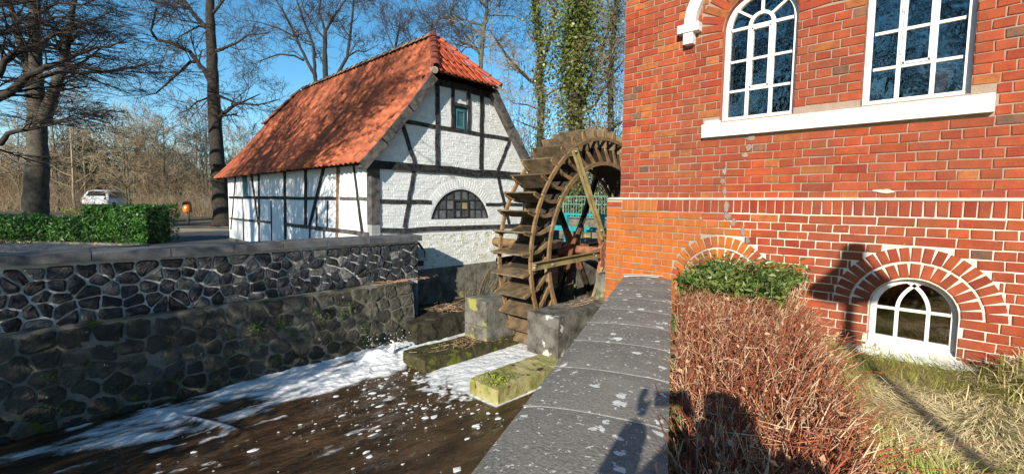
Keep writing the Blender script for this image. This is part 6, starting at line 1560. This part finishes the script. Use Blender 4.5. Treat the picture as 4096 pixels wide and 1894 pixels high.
hd_ = part('head', mb, m_skin, man, smooth=True)
mb = MB(); mb.lathe([(.094, .0), (.10, .05), (.08, .105), (0, .132)], c_-sh*.012, 14); part('hair', mb, m_hair, hd_, smooth=True)
mb = MB(); mb.prism([c_+sh*.085+sr_*.012+Vector((0,0,.0)), c_+sh*.085-sr_*.012+Vector((0,0,.0)), c_+sh*.11+Vector((0,0,-.03))], (0,0,-.012)); part('nose', mb, m_skin, hd_)
for s in (-1, 1):
    mb = MB(); mb.lathe([(0, -.012), (.012, 0), (0, .012)], c_+sh*.078+sr_*s*.032+Vector((0, 0, .02)), 8); part('eye', mb, m_white, hd_)
    mb = MB(); mb.lathe([(0, -.03), (.014, 0), (0, .03)], c_+sr_*s*.087, 8); part('ear', mb, m_skin, hd_)
for h, s in ((hl_, -1), (hrr, 1)):
    Vh = [h-FW*.05+Vector((0, 0, -.06)), h-FW*.02+Vector((0, 0, -.03))]; Eh = [(0, 1)]; Rh = [.026, .03]
    for k in range(4): a = len(Vh); f = Vector((0, 0, .03+.012*k)); Vh += [h-FW*.015+f*.6, h+f+RT*s*-.012-FW*.012, h+f-RT*s*.03-FW*.016]; Eh += [(1, a), (a, a+1), (a+1, a+2)]; Rh += [.0095, .0085, .007]
    a = len(Vh); Vh += [h-FW*.03-RT*s*.02+Vector((0, 0, -.01)), h-FW*.03-RT*s*.045+Vector((0, 0, .01))]; Eh += [(1, a), (a, a+1)]; Rh += [.011, .008]
    skin_obj('hand', Vh, Eh, Rh, m_skin, man, 1)
mb = MB(); c = -FW*.035; mb.prism([c+RT*x+UP*z for x, z in ((-.075, -.036), (.075, -.036), (.075, .036), (-.075, .036))], FW*.008); tag(part('phone', mb, m_dark), 'dark phone held up by the photographer', 'phone')
# trees on the near bank behind the viewer, source of the branch shadows and window reflections
bcfg = dict(levels=3, kids=[5, 5, 4], rmin=.02, wig=.15, lift=.2)
def btree(x, y, h, r, seed, lab, n=14, ln=5.5, f0=.32):
    rg = random.Random(seed); P = [Vector((x, y, -1.8))]
    for i in range(7): P.append(P[-1]+Vector((rg.uniform(-.25, .25), rg.uniform(-.25, .25), h/7)))
    return bare_tree('park_tree', lab, 'tree', (P, [r*(1-.12*i) for i in range(8)]), [], seed, bcfg, m_barkd, m_twig, auto=(n, f0, ln), density=1.2, tl=2.2)
rg_ = random.Random(8); bx = Vector((-2.7, 11.3, -1.8)); LM = []
for k in range(13):
    a = radians(8+164*k/12)+rg_.uniform(-.1, .1); sy = cos(a)*.72; q = [bx+Vector((0, 0, 1.9+.25*rg_.random()))]; dd = Vector((rg_.uniform(-.12, .12), sy*.8, 1)).normalized()
    for i in range(7): dd = (dd+Vector((rg_.gauss(0, .10), rg_.gauss(0, .10)+sy*.03, .05))).normalized(); q.append(q[-1]+dd*rg_.uniform(.9, 1.2))
    LM.append((q, rg_.uniform(.075, .13), .025))
bare_tree('park_tree', 'many stemmed bare tree outside the left edge that throws branch shadows on the white wall', 'tree', ([bx, bx+Vector((.02, .03, 1)), bx+Vector((0, 0, 2.1))], [.26, .22, .2]), LM, 61, dict(levels=3, kids=[4, 4, 3], rmin=.014, wig=.16, lift=.3, ang=(20, 45)), m_barkd, density=2.6, tl=1.6)
btree(-15, 10, 17, .40, 62, 'bare tree behind the viewer that shades the far part of the roof', 13, 4.6)
btree(-15, 4.6, 16, .26, 65, 'bare tree behind the viewer that shades the near part of the roof', 10, 3.6, .62)
for k, y in enumerate((-2, 4, 9, 15, 21)):
    btree(-46-3*(k % 2), y, 20.5, .5, 70+k, ['bare tree far behind the viewer mirrored in the mill windows', 'second bare tree of the row far behind the viewer', 'third bare tree of the row far behind the viewer', 'fourth bare tree of the row far behind the viewer', 'last bare tree of the row far behind the viewer'][k], 14, 8, .25)
for lab, x, y, c, R, n, s in (('dense evergreen behind the viewer shading the left end of the stone wall', -7.5, 4.3, (-8, 4.6, .9), (1.9, 1.9, 2.6), 8500, 5),):
    leafy('evergreen', lab, 'tree', (x, y, -3.0), c, R, n, .16, .5, m_dgreen, s, .15)
